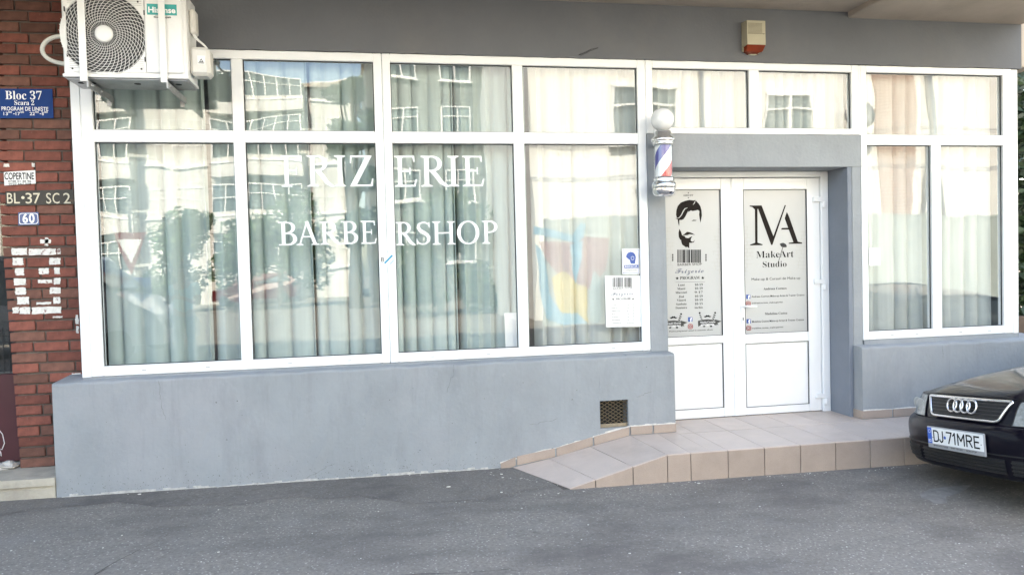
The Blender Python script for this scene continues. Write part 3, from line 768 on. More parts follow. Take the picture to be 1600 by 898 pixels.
# cellar vent grille of expanded metal
vent = thing('vent_grille', 'rusty expanded metal vent grille low in the grey parapet beside the tiled ramp', 'vent', ((VX0+VX1)/2, -.07, VZ0))
RUST = mat('rusty_tan_metal', (.27, .215, .145), .7, .2, 30, .5, 80)
mb = MB(); YV = -.085; nx, nz = 5, 13
sx = (VX1-VX0)/nx; sz = (VZ1-VZ0-.03)/nz
for j in range(nz):
    for i in range(nx+1):
        x = VX0+sx*(i+(.5 if j % 2 else 0)); zz = VZ0+.03+sz*j
        for s_ in (-1, 1):
            a = (x, zz); b = (x+s_*sx/2, zz+sz)
            if b[0] < VX0-.001 or b[0] > VX1+.001 or a[0] > VX1+.001: continue
            dx = b[0]-a[0]
            mb.add([(a[0], YV, a[1]), (b[0], YV+.004, b[1]), (b[0], YV-.006, b[1]+.008), (a[0], YV-.01, a[1]+.008)], [(0, 1, 2, 3)])
            mb.add([(a[0], YV+.002, a[1]), (b[0], YV+.006, b[1]), (b[0], YV+.006, b[1]+.006), (a[0], YV+.002, a[1]+.006)], [(0, 1, 2, 3)])
mb.build('mesh_strands', RUST, vent, fix=False)
mb = MB(); mb.box(VX0, VX1, YV-.012, YV-.002, VZ0, VZ0+.030, .003); mb.build('bottom_bar', RUST, vent)

# ================================================================== SIGNS ON THE PIER
def plate(name, label, px, Y, m, th=.004, cat='sign', holes=True):
    """px: TL, TR, BR, BL pixels of a flat plate lying on the wall"""
    c = pxpts(px, Y); t = thing(name, label, cat, (c[0][0], Y, c[3][1]))
    mb = MB(); mb.prism(c, Y-th, Y+.0005); mb.build('plate', m, t); return t, c
YS = YB-.006
t, c = plate('block_sign', 'blue block number sign with white lettering on the brick pier', [(-14, 139), (82, 139.5), (84, 185), (-14, 185)], YS, mat('sign_blue', (.008, .046, .20), .5, .05, 4, spec=.15))
mb = MB(); F = YS-.0052
text_px(mb, bold('Bloc 37'), 9, 155.5, 66, 13, YS, 0, 0, .0052)
text_px(mb, bold('Scara 2'), 23, 164.5, 54, 7.3, YS, 0, 0, .0052)
text_px(mb, 'PROGRAM DE LINIŞTE', 3, 173, 76, 6, YS, 0, .012, .0052)
for s_, a, b, yb, h in (('13', 6, 13, 180.5, 5), ('00', 13.5, 19, 177, 2.8), ('-', 21, 23.5, 180.5, 5), ('17', 25, 32, 180.5, 5), ('00', 32.5, 38, 177, 2.8), ('22', 47, 55, 180.5, 5), ('00', 55.5, 61, 177, 2.8), ('-', 62.5, 65, 180.5, 5), ('8', 66, 69, 180.5, 5), ('00', 69.5, 75, 177, 2.8)):
    if s_ == '-':
        mb.flat(pxpts([(a, yb-2.7), (b, yb-2.7), (b, yb-1.7), (a, yb-1.7)], YS), F); continue
    text_px(mb, s_, a, yb, b, h, YS, 0, .012, .0052)
mb.build('lettering', VINYL, t)
t, c = plate('awning_advert_sticker', 'small white sticker with black COPERTINE lettering on the brick pier', [(6, 269), (55, 266), (56, 287), (7, 290)], YS, WPAP, .002, 'sticker')
mb = MB(); Fo = .0032
text_px(mb, 'COPERTINE', 7.5, 280.5, 53.5, 10.5, YS, 0, .014, Fo)
text_px(mb, '0748 21 48 96', 13, 285, 49, 3, YS, 0, .01, Fo); text_px(mb, '0727 667 558', 14, 289, 49, 3, YS, 0, .01, Fo)
mb.build('lettering', BLACK, t)
PLB = mat('dark_brown_plate', (.030, .024, .017), .5, .2, 12); layer(PLB, (.20, .10, .05), 10, .60, .75, .8)
t, c = plate('stair_name_plate', 'old dark brown plate reading BL 37 SC 2 on the brick pier', [(9, 299), (115, 296), (116, 319), (10, 322)], YS, PLB, .006)
mb = MB(); IV = mat('ivory_paint', (.66, .60, .46), .6, .12, 20)
for s_, a, b in (('B', 12, 21), ('L', 23, 32), ('3', 41, 51), ('7', 53, 64), ('S', 73, 81), ('C', 83, 94), ('2', 100, 111)):
    text_px(mb, s_, a, 318, b, 16.5, YS, 0, .004, .0072)
cx = at(36.5, 309, YS); mb.flat([(cx.x+.012*math.cos(k), cx.z+.012*math.sin(k)) for k in [i*.7854 for i in range(8)]], YS-.0072)
mb.build('lettering', IV, t)
t, c = plate('house_number_plate', 'blue enamel house number 60 with a white border on the brick pier', [(29, 332), (60, 331.5), (62, 351), (29, 352)], YS, ENBLUE, .005)
mb = MB()
o_ = pxpts([(31, 334.5), (34, 333.3), (56, 333), (59, 334.2), (60, 337), (60.5, 346), (59.5, 348.8), (57, 350), (33, 350.6), (30.7, 349), (30.4, 337)], YS)
cxm = sum(p_[0] for p_ in o_)/len(o_); czm = sum(p_[1] for p_ in o_)/len(o_)
n = len(o_); ii = [(cxm+(p_[0]-cxm)*.94, czm+(p_[1]-czm)*.90) for p_ in o_]
mb.add([(p_[0], YS-.0064, p_[1]) for p_ in o_+ii], [(i, (i+1) % n, n+(i+1) % n, n+i) for i in range(n)])
text_px(mb, '6', 36, 348, 44.5, 14, YS, 0, .028, .0064); text_px(mb, '0', 46, 348, 55, 14, YS, 0, .028, .0064)
mb.build('lettering', VINYL, t)

# ================================================================== AIR CONDITIONER
YA = -.46; AX0, AX1, AZ0, AZ1 = -2.046, -1.258, 2.945, 3.545
ac = thing('air_conditioner', 'white outdoor air conditioning unit with round fan grille on the wall above the left window', 'air conditioner', ((AX0+AX1)/2, YA+.15, AZ0))
mb = MB(); mb.box(AX0, AX1, YA+.012, YA+.30, AZ0+.003, AZ1, .012); mb.box(AX0-.004, AX1+.004, YA+.004, YA+.304, AZ0, AZ0+.022, .003); mb.build('casing', WMET, ac)
fc = at(162, 53, YA); FR = .275
# front panel with the round opening
mb = MB(); n = 48
gxa, gxb, gza, gzb = AX0+.03, at(226, 60, YA).x, AZ0+.035, AZ1-.02
ring = [(fc.x+FR*math.cos(2*math.pi*i/n), fc.z+FR*math.sin(2*math.pi*i/n)) for i in range(n)]
def sqp(a, x0, x1, z0, z1, cx, cz):
    dx, dz = math.cos(a), math.sin(a); ts = []
    if dx > 1e-6: ts.append((x1-cx)/dx)
    if dx < -1e-6: ts.append((x0-cx)/dx)
    if dz > 1e-6: ts.append((z1-cz)/dz)
    if dz < -1e-6: ts.append((z0-cz)/dz)
    k = min(ts); return (cx+dx*k, cz+dz*k)
sq = [sqp(2*math.pi*i/n, gxa, gxb, gza, gzb, fc.x, fc.z) for i in range(n)]
mb.add([(p_[0], YA+.004, p_[1]) for p_ in ring+sq]+[(p_[0], YA+.011, p_[1]) for p_ in ring+sq], [(i, (i+1) % n, n+(i+1) % n, n+i) for i in range(n)]+[(2*n+i, i, n*0+(i+1) % n, 2*n+(i+1) % n) for i in range(n)]+[(n+i, n+(i+1) % n, 3*n+(i+1) % n, 3*n+i) for i in range(n)])
mb.build('grille_panel', WMET, ac)
mb = MB(); mb.lathe([(FR-.003, 0), (FR-.003, .002)], (fc.x, YA+.0118, fc.z), 40, axis='y'); mb.build('fan_opening', mat('fan_cavity', (.045, .047, .05), .8, .2, 8), ac)
mb = MB()
for k in range(12):
    r = .085+k*(FR-.088)/11
    mb.tube([(fc.x+r*math.cos(2*math.pi*i/40), YA+.001, fc.z+r*math.sin(2*math.pi*i/40)) for i in range(41)], .0016, 4, cap=False)
for k in range(46):
    a0 = 2*math.pi*k/46; P_ = []
    for i in range(9):
        t_ = i/8; r = .05+(FR+.004-.05)*t_; a = a0-.75*t_**1.2
        P_.append((fc.x+r*math.cos(a), YA-.001+.002*t_, fc.z+r*math.sin(a)))
    mb.tube(P_, [.0010]*2+[.0016]*2+[.0021]*5, 4, cap=False)
mb.build('fan_guard', WMET, ac)
mb = MB(); mb.lathe([(.058, .008), (.057, 0), (.045, -.007), (0, -.009)], (fc.x, YA-.001, fc.z), 28, axis='y'); mb.build('hub_cap', WMET, ac)
# corner ribs of the guard panel
mb = MB()
for sx_, sz_ in ((-1, -1), (1, -1), (-1, 1), (1, 1)):
    cx_, cz_ = (gxa if sx_ < 0 else gxb), (gza if sz_ < 0 else gzb)
    for k in range(1, 7):
        dz_ = .013*k
        zl = cz_-sz_*(.012+dz_*1.0)
        # rib runs from the panel edge to the round opening
        dd = zl-fc.z
        if abs(dd) < FR:
            xe = fc.x+sx_*math.sqrt(FR*FR-dd*dd)
        else: xe = fc.x+sx_*.08
        xa = cx_-sx_*.012
        if (xa-xe)*sx_ > .01: mb.box(xa, xe, YA+.0022, YA+.0039, zl-.0009, zl+.0009)
mb.build('corner_ribs', mat('rib_shadow_grey', (.33, .33, .33), .6, .05), ac)['kind'] = 'stuff'
mb = MB()
for px, py in ((113, 107), (221, 108), (215, 3)):
    c_ = at(px, py, YA); mb.lathe([(.006, 0), (.006, -.002), (0, -.003)], (c_.x, YA+.003, c_.z), 10, axis='y')
for px, py in ((225, 20), (226.5, 93), (105, 85), (100, 14)):
    c_ = at(px, py, YA); mb.box(c_.x-.004, c_.x+.004, YA+.0015, YA+.0039, c_.z-.016, c_.z+.016)
mb.build('panel_clips', GASK, ac)['kind'] = 'stuff'
a_ = at(229, 114, YA); b_ = at(283, 3, YA)
MB().box(a_.x, b_.x, YA-.002, YA+.012, a_.z, AZ1-.02, .012).build('service_panel', WMET, ac)
l0, l1 = at(230, 23.5, YA), at(276, 8, YA)
mb = MB(); mb.box(l0.x, l1.x, YA-.0035, YA-.0021, l0.z, l1.z, 0); o_l = mb.build('brand_label', mat('teal_label', (.02, .36, .34), .4, .03), ac)
mb = MB(); text_px(mb, 'Hisense', 232, 20, 274.5, 8.7, YA, 0, .030, .0048); mb.build('brand_lettering', VINYL, o_l)
mb = MB(); c_ = at(254, 27, YA)
mb.tube([(c_.x+.055*math.cos(i*.2618), YA-.0026, c_.z+.007*math.sin(i*.2618)) for i in range(25)], .0012, 4, cap=False)
text_px(mb, 'inverter expert', 240.5, 28.3, 267.5, 2.6, YA, 0, .01, .0032); mb.build('model_badge', GREYP, o_l)
# underside: dark pan with knock-outs
mb = MB(); mb.box(AX0+.01, AX1-.01, YA+.02, YA+.30, AZ0-.012, AZ0-.001, .004); mb.build('base_pan', STEEL, ac)
mb = MB()
for x_ in (AX0+.07, AX0+.14, AX0+.43, AX1-.09):
    mb.lathe([(.022, 0), (.022, .002)], (x_, YA+.12, AZ0-.0145), 14)
mb.build('pan_openings', DARK, ac)['kind'] = 'stuff'
# straps and wall brackets
BG = mat('zinc_bracket', (.40, .40, .40), .5, .2, 15, metal=.6)
for (pt, pb, yb_) in ((378.5, 394, 125), (249, 258, 0)):
    pass
for (xt_, xb_, wd) in ((at(125, 0, YA-.03).x, at(131, 120, YA-.03).x, .047), (at(250, 0, YA-.03).x, at(257.5, 128, YA-.03).x, .043)):
    xm = (xt_+xb_)/2
    MB().box(xm-wd/2, xm+wd/2, YA-.030, YA-.022, AZ0-.035, AZ1+.02, .002).build('front_strap', WMET, ac)
    mb = MB(); mb.box(xm+wd/2-.008, xm+wd/2+.004, YA-.028, YB if xm < -2.2 else .0, AZ0-.075, AZ0-.028, .002); mb.box(xm-wd/2+.002, xm+wd/2-.008, YA-.028, -.004, AZ0-.036, AZ0-.028, .001)
    mb.box(xm-.018, xm+wd/2-.01, -.012, -.003, AZ0-.10, AZ0-.02, .001)
    o_b = mb.build('wall_bracket', BG, ac)
    mb = MB()
    for yy in (YA+.03, YA+.2): mb.lathe([(.010, 0), (.010, .006), (.005, .006), (.005, .014)], (xm+wd/2+.004, yy, AZ0-.05), 6, axis='x')
    mb.build('bracket_bolt', STEEL, o_b)
# insulated pipe loop on the left, valve cover and cables on the right
def bez(P, n=14):
    out = []
    for s_ in range(0, len(P)-1, 3):
        a, b, c_, d = [Vector(p_) for p_ in P[s_:s_+4]]
        for i in range(n+(1 if s_+4 >= len(P) else 0)):
            t_ = i/n; out.append(a*(1-t_)**3+b*3*t_*(1-t_)**2+c_*3*t_*t_*(1-t_)+d*t_**3)
    return out
YH = -.25
hp = [at(x, y, YH) for x, y in [(100, 57), (80, 56), (66, 66), (66, 78), (67, 90), (82, 99), (104, 100)]]
MB().tube(bez(hp), .0145, 10).build('drain_hose', mat('off_white_foam', (.66, .65, .60), .8, .08, 30, .5, 80), ac)
v0 = at(292, 122, YA+.1); 
mb = MB(); mb.box(AX1+.002, AX1+.135, YA+.06, YA+.20, 2.985, 3.185, .022); mb.build('valve_cover', mat('warm_grey_plastic', (.66, .64, .60), .45, .05), ac)
mb = MB(); mb.box(AX1+.002, AX1+.045, YA+.08, YA+.18, 3.28, 3.45, .012); mb.build('pipe_cover', mat('warm_grey_plastic2', (.64, .62, .58), .45, .05), ac)
mb = MB(); mb.box(AX1+.055, AX1+.105, YA+.0575, YA+.059, 3.06, 3.12); o_w = mb.build('warning_label', WPAP, ac)
wx, wz = AX1+.08, 3.075
mb = MB(); mb.add([(wx-.015, YA+.0565, wz), (wx+.015, YA+.0565, wz), (wx, YA+.0565, wz+.026), (wx-.008, YA+.0565, wz+.005), (wx+.008, YA+.0565, wz+.005), (wx, YA+.0565, wz+.018)], [(0, 1, 4, 3), (1, 2, 5, 4), (2, 0, 3, 5)])
mb.box(wx-.02, wx+.02, YA+.056, YA+.0574, wz-.008, wz-.004); mb.build('warning_symbol', BLACK, o_w)
mb = MB()
for dx in (0, .012):
    mb.tube(bez([(AX1+.02+dx, YA+.1, 3.29), (AX1+.04+dx, YA+.08, 3.22), (AX1+.075+dx, YA+.12, 3.24), (AX1+.12, YA+.14, 3.17)]), .0042, 6)
mb.build('cable', WMET, ac)
# siren on the wall
YW = -.014
sr = thing('alarm_siren', 'cream alarm siren with an orange lens on the grey wall above the entrance', 'alarm siren', (3.19, YW-.04, 3.34))
CRM = mat('aged_cream_plastic', (.44, .40, .29), .45, .06, 5)
s0 = at(1160, 33, YW); s1 = at(1195, 33, YW-.08)
YSF = YW-.085
fx0, fx1 = at(1167.5, 50, YSF).x, at(1196, 50, YSF).x
bx0, bx1 = at(1158.5, 50, YW).x, fx1+.012
zt_ = at(1180, 32, YSF).z; zm = at(1180, 70, YSF).z; zb_ = at(1180, 86, YW-.03).z
mb = MB(); mb.add([(bx0, YW, zt_), (bx1, YW, zt_), (fx1, YSF, zt_-.003), (fx0, YSF, zt_-.003), (bx0, YW, zm-.005), (bx1, YW, zm-.005), (fx1, YSF, zm), (fx0, YSF, zm)], [(0, 1, 2, 3), (4, 7, 6, 5), (3, 2, 6, 7), (0, 3, 7, 4), (1, 5, 6, 2), (0, 4, 5, 1)]); mb.build('housing', CRM, sr)
mb = MB(); zl = zb_
vs = [(bx0+.008, YW, zm-.006), (bx1-.004, YW, zm-.006), (fx1, YSF+.001, zm-.001), (fx0, YSF+.001, zm-.001)]
m2 = [(bx0+.01, YW, zl+.028), (bx1-.006, YW, zl+.028), (fx1-.012, YSF+.03, zl+.022), (fx0+.004, YSF+.03, zl+.022)]
m3 = [(bx0+.05, YW, zl+.006), (bx1-.045, YW, zl+.006), (fx1-.05, YSF+.05, zl+.010), (fx0+.04, YSF+.05, zl+.010)]
mb.add(vs+m2+m3, [(i, (i+1) % 4, (i+1) % 4+4, i+4) for i in range(4)]+[(i+4, (i+1) % 4+4, (i+1) % 4+8, i+8) for i in range(4)]+[(8, 9, 10, 11)], 0)
mb.build('orange_lens', mat('orange_lens', (.20, .030, .007), .22, .15, 8), sr)
mb = MB(); n = 10; base_ = [(bx0, zm-.006)]+[(bx0+(bx1-bx0)*i/n, zl+.034-.034*math.sin(math.pi*i/n)) for i in range(n+1)]+[(bx1, zm-.006)]
mb.prism(base_, YW-.018, YW+.002); mb.build('back_plate', CRM, sr)
mb = MB(); ga = at(1168.5, 35, YSF).z; gb = at(1168.5, 51.5, YSF).z
for i in range(9):
    zz = gb+(ga-gb)*i/9; mb.box(fx0+.008, fx1-.03, YSF-.0015, YSF+.004, zz, zz+.003)
mb.box(fx0+.006, fx1-.003, YSF-.001, YSF+.004, gb-.007, gb-.004); mb.lathe([(.004, 0), (.004, -.002), (0, -.003)], (fx1-.02, YSF, gb-.006), 8, axis='y')
mb.build('sounder_slots', mat('slot_shadow', (.13, .115, .09), .7, .1), sr)['kind'] = 'stuff'
# stub of cut wire on the wall
mb = MB(); wp = [at(x, y, YW-.01) for x, y in [(905, 86), (908, 82), (907, 88), (914, 84), (922, 80), (935, 75)]]
mb.tube(wp, .0016, 5); mb.tube([wp[0]+Vector((0, .01, 0)), wp[1]+Vector((.01, -.004, -.012)), wp[3]+Vector((0, -.012, .006)), wp[4]+Vector((.004, -.02, .008)), wp[5]+Vector((-.008, -.01, -.002))], .0016, 5)
tag(mb.build('cut_wire', GASK), 'short twisted stub of cut black wire on the upper grey wall', 'wire')

# ================================================================== BARBER POLE
bp = thing('barber_pole', 'barber pole with white globe and blue white red spiral beside the door', 'barber pole', (2.30, -.16, 2.1))
BX, BY = at(1036.5, 250, -.16).x, -.16
zz = lambda py: at(1036, py, BY).z
gr = .094; gc = zz(187)
mb = MB(); mb.lathe([(gr*math.sin(math.pi*i/20)+1e-5, gc-gr*math.cos(math.pi*i/20)) for i in range(21)], (BX, BY, 0), 32); mb.build('globe', mat('opal_glass', (.80, .80, .79), .12, .01, coat=.4), bp)
POLW = mat('polished_aluminium', (.72, .72, .72), .16, .03, 6, metal=.85)
z = [zz(v) for v in (205, 207, 213, 216, 219, 223, 228)]
mb = MB(); mb.lathe([(.03, zz(203)), (.062, z[0]), (.068, z[1]), (.070, z[2]), (.094, z[3]-.004), (.098, z[3]-.016), (.096, z[4]-.012), (.084, z[4]-.02), (.086, z[5]), (.080, z[6]), (.07, z[6])], (BX, BY, 0), 36); mb.build('top_cap', CHROME if False else POLW, bp)
zc0, zc1 = zz(278), zz(228)
mb = MB(); n = 60; R_ = .068; kk = 12.5; H_ = 14
vs = []
for i in range(H_+1):
    h = zc0+(zc1-zc0)*i/H_
    for j in range(n):
        a = 2*math.pi*j/n+kk*(h-zc0)+.35; vs.append((BX+R_*math.cos(a), BY+R_*math.sin(a), h))
for i in range(H_):
    for j in range(n):
        t_ = (j/n+.02) % 1; mi = 0
        if .58 <= t_ < .80: mi = 1
        elif .08 <= t_ < .32: mi = 2
        mb.add([], []); mb.f.append((i*n+j, i*n+(j+1) % n, (i+1)*n+(j+1) % n, (i+1)*n+j)); mb.m.append(mi); mb.sm.append(True)
mb.v = vs
STR = [mat('stripe_white', (.78, .78, .80), .3, .03), mat('stripe_red', (.52, .03, .035), .3, .06), mat('stripe_blue', (.055, .05, .30), .3, .08)]
mb.build('striped_cylinder', STR, bp)
mb = MB(); mb.lathe([(.078, zc0), (.078, zc1)], (BX, BY, 0), 36); mb.build('glass_sleeve', CLEAR, bp)
z = [zz(v) for v in (277, 281, 285, 290, 294, 300, 305, 308)]
mb = MB(); mb.lathe([(.07, z[0]), (.080, z[0]), (.084, z[1]), (.080, z[1]-.012), (.094, z[2]-.006), (.099, z[3]), (.097, z[4]-.003), (.092, z[4]-.006)], (BX, BY, 0), 36); mb.build('bottom_cap', POLW, bp)
mb = MB(); mb.lathe([(.092, z[4]), (.092, z[5]), (.082, z[6]), (.05, z[7]), (0, z[7]-.004)], (BX, BY, 0), 36); mb.build('chrome_bowl', CHROME, bp)
mb = MB(); mb.box(BX-.03, BX+.03, BY+.06, -.001, z[3]-.01, z[3]+.02, .003); mb.box(BX-.03, BX+.03, BY+.06, -.001, zc1+.01, zc1+.04, .003); mb.build('wall_bracket', POLW, bp)

# ================================================================== WINDOW LETTERING
def vinyl_word(name, label, letters, yt, yb):
    P0 = at(letters[0][1], yb, .024); t = thing(name, label, 'lettering', (P0.x, .024, P0.z), 'white cut vinyl letters on the shop windows')
    for ch, a, b in letters:
        # follow the real level line: rows are level in the world, so take the height from the first letter
        X0, X1 = at(a, yb, .024).x, at(b, yb, .024).x; Z0 = P0.z; Z1 = at(letters[0][1], yt, .024).z
        polys = serif_cap(ch); xs_ = [p_[0] for pl_ in polys for p_ in pl_]; m0, m1 = min(xs_), max(xs_)
        mb = MB()
        for k, pl_ in enumerate(polys):
            Q = [(X0+(p_[0]-m0)/(m1-m0)*(X1-X0), Z0+p_[1]*(Z1-Z0)) for p_ in pl_]; n = len(Q); Y = .0245-.00025*k
            if n > 8:      # a strip: quads
                h = n//2
                mb.add([(p_[0], Y, p_[1]) for p_ in Q], [(i, i+1, n-2-i, n-1-i) for i in range(h-1)])
            else: mb.flat(Q, Y)
        link(bpy.data.objects.new('letter', mb.mesh('letter', VINYL, False)), t)
vinyl_word('window_lettering', 'white serif letters FRIZ high on the second pane', [('F', 440, 473), ('R', 480, 523), ('I', 523, 541), ('Z', 547, 584)], 243, 292)
vinyl_word('window_lettering', 'white serif letters ERIE high on the third pane', [('E', 617, 652), ('R', 658, 702), ('I', 700, 718), ('E', 723, 757)], 243.5, 292)
vinyl_word('window_lettering', 'white serif letters BARBE across the middle of the second pane', [('B', 436, 464.5), ('A', 463, 499.5), ('R', 500.5, 533.6), ('B', 534, 560), ('E', 564, 589)], 347, 383.5)
vinyl_word('window_lettering', 'white serif letters RSHOP across the middle of the third pane', [('R', 619, 650), ('S', 651, 673), ('H', 676, 712), ('O', 714.6, 749.6), ('P', 753.4, 778)], 347, 383.5)

# ================================================================== NOTICES ON THE GLASS
def sheet(name, label, px, Y, m=WPAP, cat='notice'):
    c = pxpts(px, Y); t = thing(name, label, cat, (c[3][0], Y, c[3][1])); mb = MB(); mb.prism(c, Y-.0008, Y+.0008); mb.build('sheet', m, t); return t
YN = .024; No = .0014
def poly_px(mb, pts, Y, mi=0, off=No):
    mb.flat(pxpts(pts, Y), Y-off, mi)
def star(mb, cx, cy, r, Y, mi=0, off=No):
    pts = [(cx+(r if k % 2 == 0 else r*.42)*math.sin(k*math.pi/5), cy-(r if k % 2 == 0 else r*.42)*math.cos(k*math.pi/5)) for k in range(10)]
    mb.add([(p_[0], Y-off, p_[1]) for p_ in pxpts([(cx, cy)]+pts, Y)], [(0, 1+k, 1+(k+1) % 10) for k in range(10)], mi)
def barcode(mb, x0, x1, y0, y1, Y, seed=1, off=No):
    r = random.Random(seed); x = x0
    while x < x1-.5:
        wd = r.choice([.5, .7, 1.0, 1.6]); wd = min(wd*(x1-x0)/38, x1-x)
        if not (.50 < (x-x0)/(x1-x0) < .56): poly_px(mb, [(x, y1), (x+wd, y1), (x+wd, y0), (x, y0)], Y, 0, off)
        x += wd+r.choice([.45, .6, .9])*(x1-x0)/38
t = sheet('mask_notice', 'small white notice with a blue masked head above the schedule sheet', [(971.7, 388.6), (998.6, 388.2), (999.2, 428), (972.2, 428.4)], YN)
mb = MB()
o_ = lambda pts: [(940+x*.2116, 370+y*.2116) for x, y in pts]
poly_px(mb, o_([(180, 150), (183, 132), (195, 117), (212, 110), (232, 114), (248, 130), (253, 150), (250, 175), (246, 198), (215, 198), (205, 170), (190, 158)]), YN)
poly_px(mb, o_([(166, 208), (270, 206), (271, 230), (167, 232)]), YN)
for a, b in (((157, 93), (272, 96)), ((157, 266), (273, 269))): poly_px(mb, o_([(a[0], b[1]), (b[0], b[1]), (b[0], a[1]), (a[0], a[1])]), YN)
poly_px(mb, o_([(157, 268), (160, 268), (159, 94), (156, 94)]), YN); poly_px(mb, o_([(271, 268), (274, 268), (273, 94), (270, 94)]), YN)
mb.build('blue_print', BLUEP, t)
mb = MB(); poly_px(mb, o_([(174, 168), (190, 160), (207, 172), (210, 188), (198, 197), (182, 192)]), YN, 0, No+.0004)
mb.tube([at(*p_, YN)-Vector((0, No+.0006, 0)) for p_ in o_([(228+11*math.cos(k*.5), 157+13*math.sin(k*.5)) for k in range(13)])], .0016, 4, cap=False)
text_px(mb, 'MASCA', 976.5, 418, 996, 3, YN, 0, .01, No+.0006)
mb.build('white_print', VINYL, t)
mb = MB(); text_px(mb, 'obligatorie', 977, 423, 995, 2.2, YN, 0, .004, No); mb.build('black_print', GREYP, t)['kind'] = 'stuff'
t = sheet('schedule_notice', 'white opening hours sheet with a barcode emblem in the lower corner of the fourth pane', [(945, 430.5), (1000, 430), (1002, 510), (947, 511)], YN)
mb = MB(); barcode(mb, 957, 987, 433.5, 448.5, YN, 3)
text_px(mb, 'BARBER SHOP', 958, 452, 988, 2.4, YN, 0, .004, No)
text_px(mb, 'PROGRAM', 962.5, 468.6, 985, 3.2, YN, 0, .012, No); star(mb, 958, 467.3, 2.2, YN); star(mb, 989, 466.8, 2.2, YN)
for i, (a, b) in enumerate((('Luni', '10 - 19'), ('Marti', '10 - 19'), ('Miercuri', '9 - 17'), ('Joi', '10 - 19'), ('Vineri', '10 - 19'), ('Sambata', '10 - 15'), ('Duminica', 'inchis'))):
    y_ = 477.7+i*4.65; text_px(mb, a, 955.5, y_, 955.5+1.9*len(a), 2.5, YN, 0, 0, No); text_px(mb, b, 979.5, y_-.2, 991, 2.5, YN, 0, 0, No)
mb.build('black_print', GREYP, t)['kind'] = 'stuff'
mb = MB(); text_px(mb, script('Frizerie'), 955, 461.5, 990, 5.5, YN, 0, .004, No); mb.build('script_print', mat('slate_print', (.14, .15, .20), .5), t)
for yy in (440, 470, 495): pass
t = sheet('small_notice', 'small white card stuck low on the left pane right of the entrance', [(1358, 387.5), (1375, 387), (1375.3, 414.5), (1358.3, 415)], YN, WPAP)
mb = MB(); text_px(mb, 'SCAN', 1362, 394, 1371, 2, YN, 0, 0, No); mb.build('print', GREYP, t)
# round sticker on the mullion
c_ = at(607, 405, 0); t = thing('round_sticker', 'round white and blue sticker on the mullion beside the BARBE lettering', 'sticker', (c_.x, -.001, c_.z))
mb = MB(); mb.lathe([(.046, 0), (.046, -.0012)], (c_.x, -.0004, c_.z), 28, axis='y'); mb.build('disc', WPAP, t)
mb = MB(); mb.flat([(c_.x-.036, c_.z-.026), (c_.x-.026, c_.z-.036), (c_.x+.036, c_.z+.026), (c_.x+.026, c_.z+.036)], -.0022); mb.flat([(c_.x+.005, c_.z-.04), (c_.x+.014, c_.z-.038), (c_.x+.040, c_.z-.012), (c_.x+.042, c_.z-.003)], -.0022)
mb.build('blue_band', mat('sky_blue_print', (.04, .33, .55), .5), t)
c3 = at(598, 406, 0); mb = MB(); text(mb, 'B', c3.x-.012, c3.z-.015, c3.x+.012, .035, -.0022); mb.build('black_mark', BLACK, t)
# white card standing behind the glass
c = pxpts([(788, 489), (812, 488), (814, 541), (790, 543)], .10); mb = MB(); mb.prism(c, .10, .104)
tag(mb.build('white_card', WPAP), 'plain white card standing behind the glass at the lower right corner of the third pane', 'card')

# ================================================================== DOOR POSTERS
POST = mat('poster_grey_white', (.45, .455, .455), .32, .04, 1.2, coat=.18)
def poster(label, G):
    t = thing('door_poster', label, 'poster', ((G[0]+G[1])/2, YD+.015, G[2])); mb = MB(); mb.box(G[0]+.004, G[1]-.004, YD+.0150, YD+.0205, G[2]+.004, G[3]-.004); mb.build('sheet', POST, t); return t
YP = YD+.0150; PO = .0010
def brickprint(t, xs0, y0, y1, seed, right):
    r = random.Random(seed); mb = MB(); y = y0; k = 0
    while y < y1:
        ln = r.uniform(8, 17)*(1 if .2 < (y-y0)/(y1-y0) < .9 else .6)
        a, b = (xs0, xs0+ln) if not right else (xs0-ln, xs0)
        poly_px(mb, [(a, y+.22), (b, y+.22), (b, y-.22), (a, y-.22)], YP, 0, PO)
        xx = a+(2 if k % 2 else 5)
        while xx < b-1:
            poly_px(mb, [(xx, y+5.6), (xx+.4, y+5.6), (xx+.4, y), (xx, y)], YP, 0, PO*.7); xx += 7.2
        y += 5.8; k += 1
    mb.build('brick_pattern_print', mat('faint_grey_print', (.40, .39, .37), .4), t)
def social(t, cx, cy, s_, kind_):
    mb = MB()
    if kind_ == 'f':
        poly_px(mb, [(cx-s_, cy+s_), (cx+s_, cy+s_), (cx+s_, cy-s_), (cx-s_, cy-s_)], YP, 0, PO)
        o_ = mb.build('social_icon', BLUEP, t); mb = MB(); text_px(mb, 'f', cx-.1*s_, cy+s_, cx+.8*s_, 1.7*s_, YP, 0, .04, PO+.0006); mb.build('icon_mark', VINYL, o_)
    else:
        P_ = [(cx+s_*x, cy+s_*y) for x, y in [(-1, -.6), (-.6, -1), (.6, -1), (1, -.6), (1, .6), (.6, 1), (-.6, 1), (-1, .6), (-1, -.6)]]
        mb.tube([at(*p_, YP)-Vector((0, PO+.001, 0)) for p_ in P_], .0032, 4, cap=False)
        mb.tube([at(cx+.5*s_*math.cos(k*.5236), cy+.5*s_*math.sin(k*.5236), YP)-Vector((0, PO+.001, 0)) for k in range(13)], .003, 4, cap=False)
        mb.build('social_icon', mat('coral_print', (.42, .05, .05), .5), t)
t = poster('grey poster with a bearded man and opening hours in the left door leaf', GL)
o_ = lambda pts: [(1030+x*.1337, 290+y*.1337) for x, y in pts]
mb = MB()
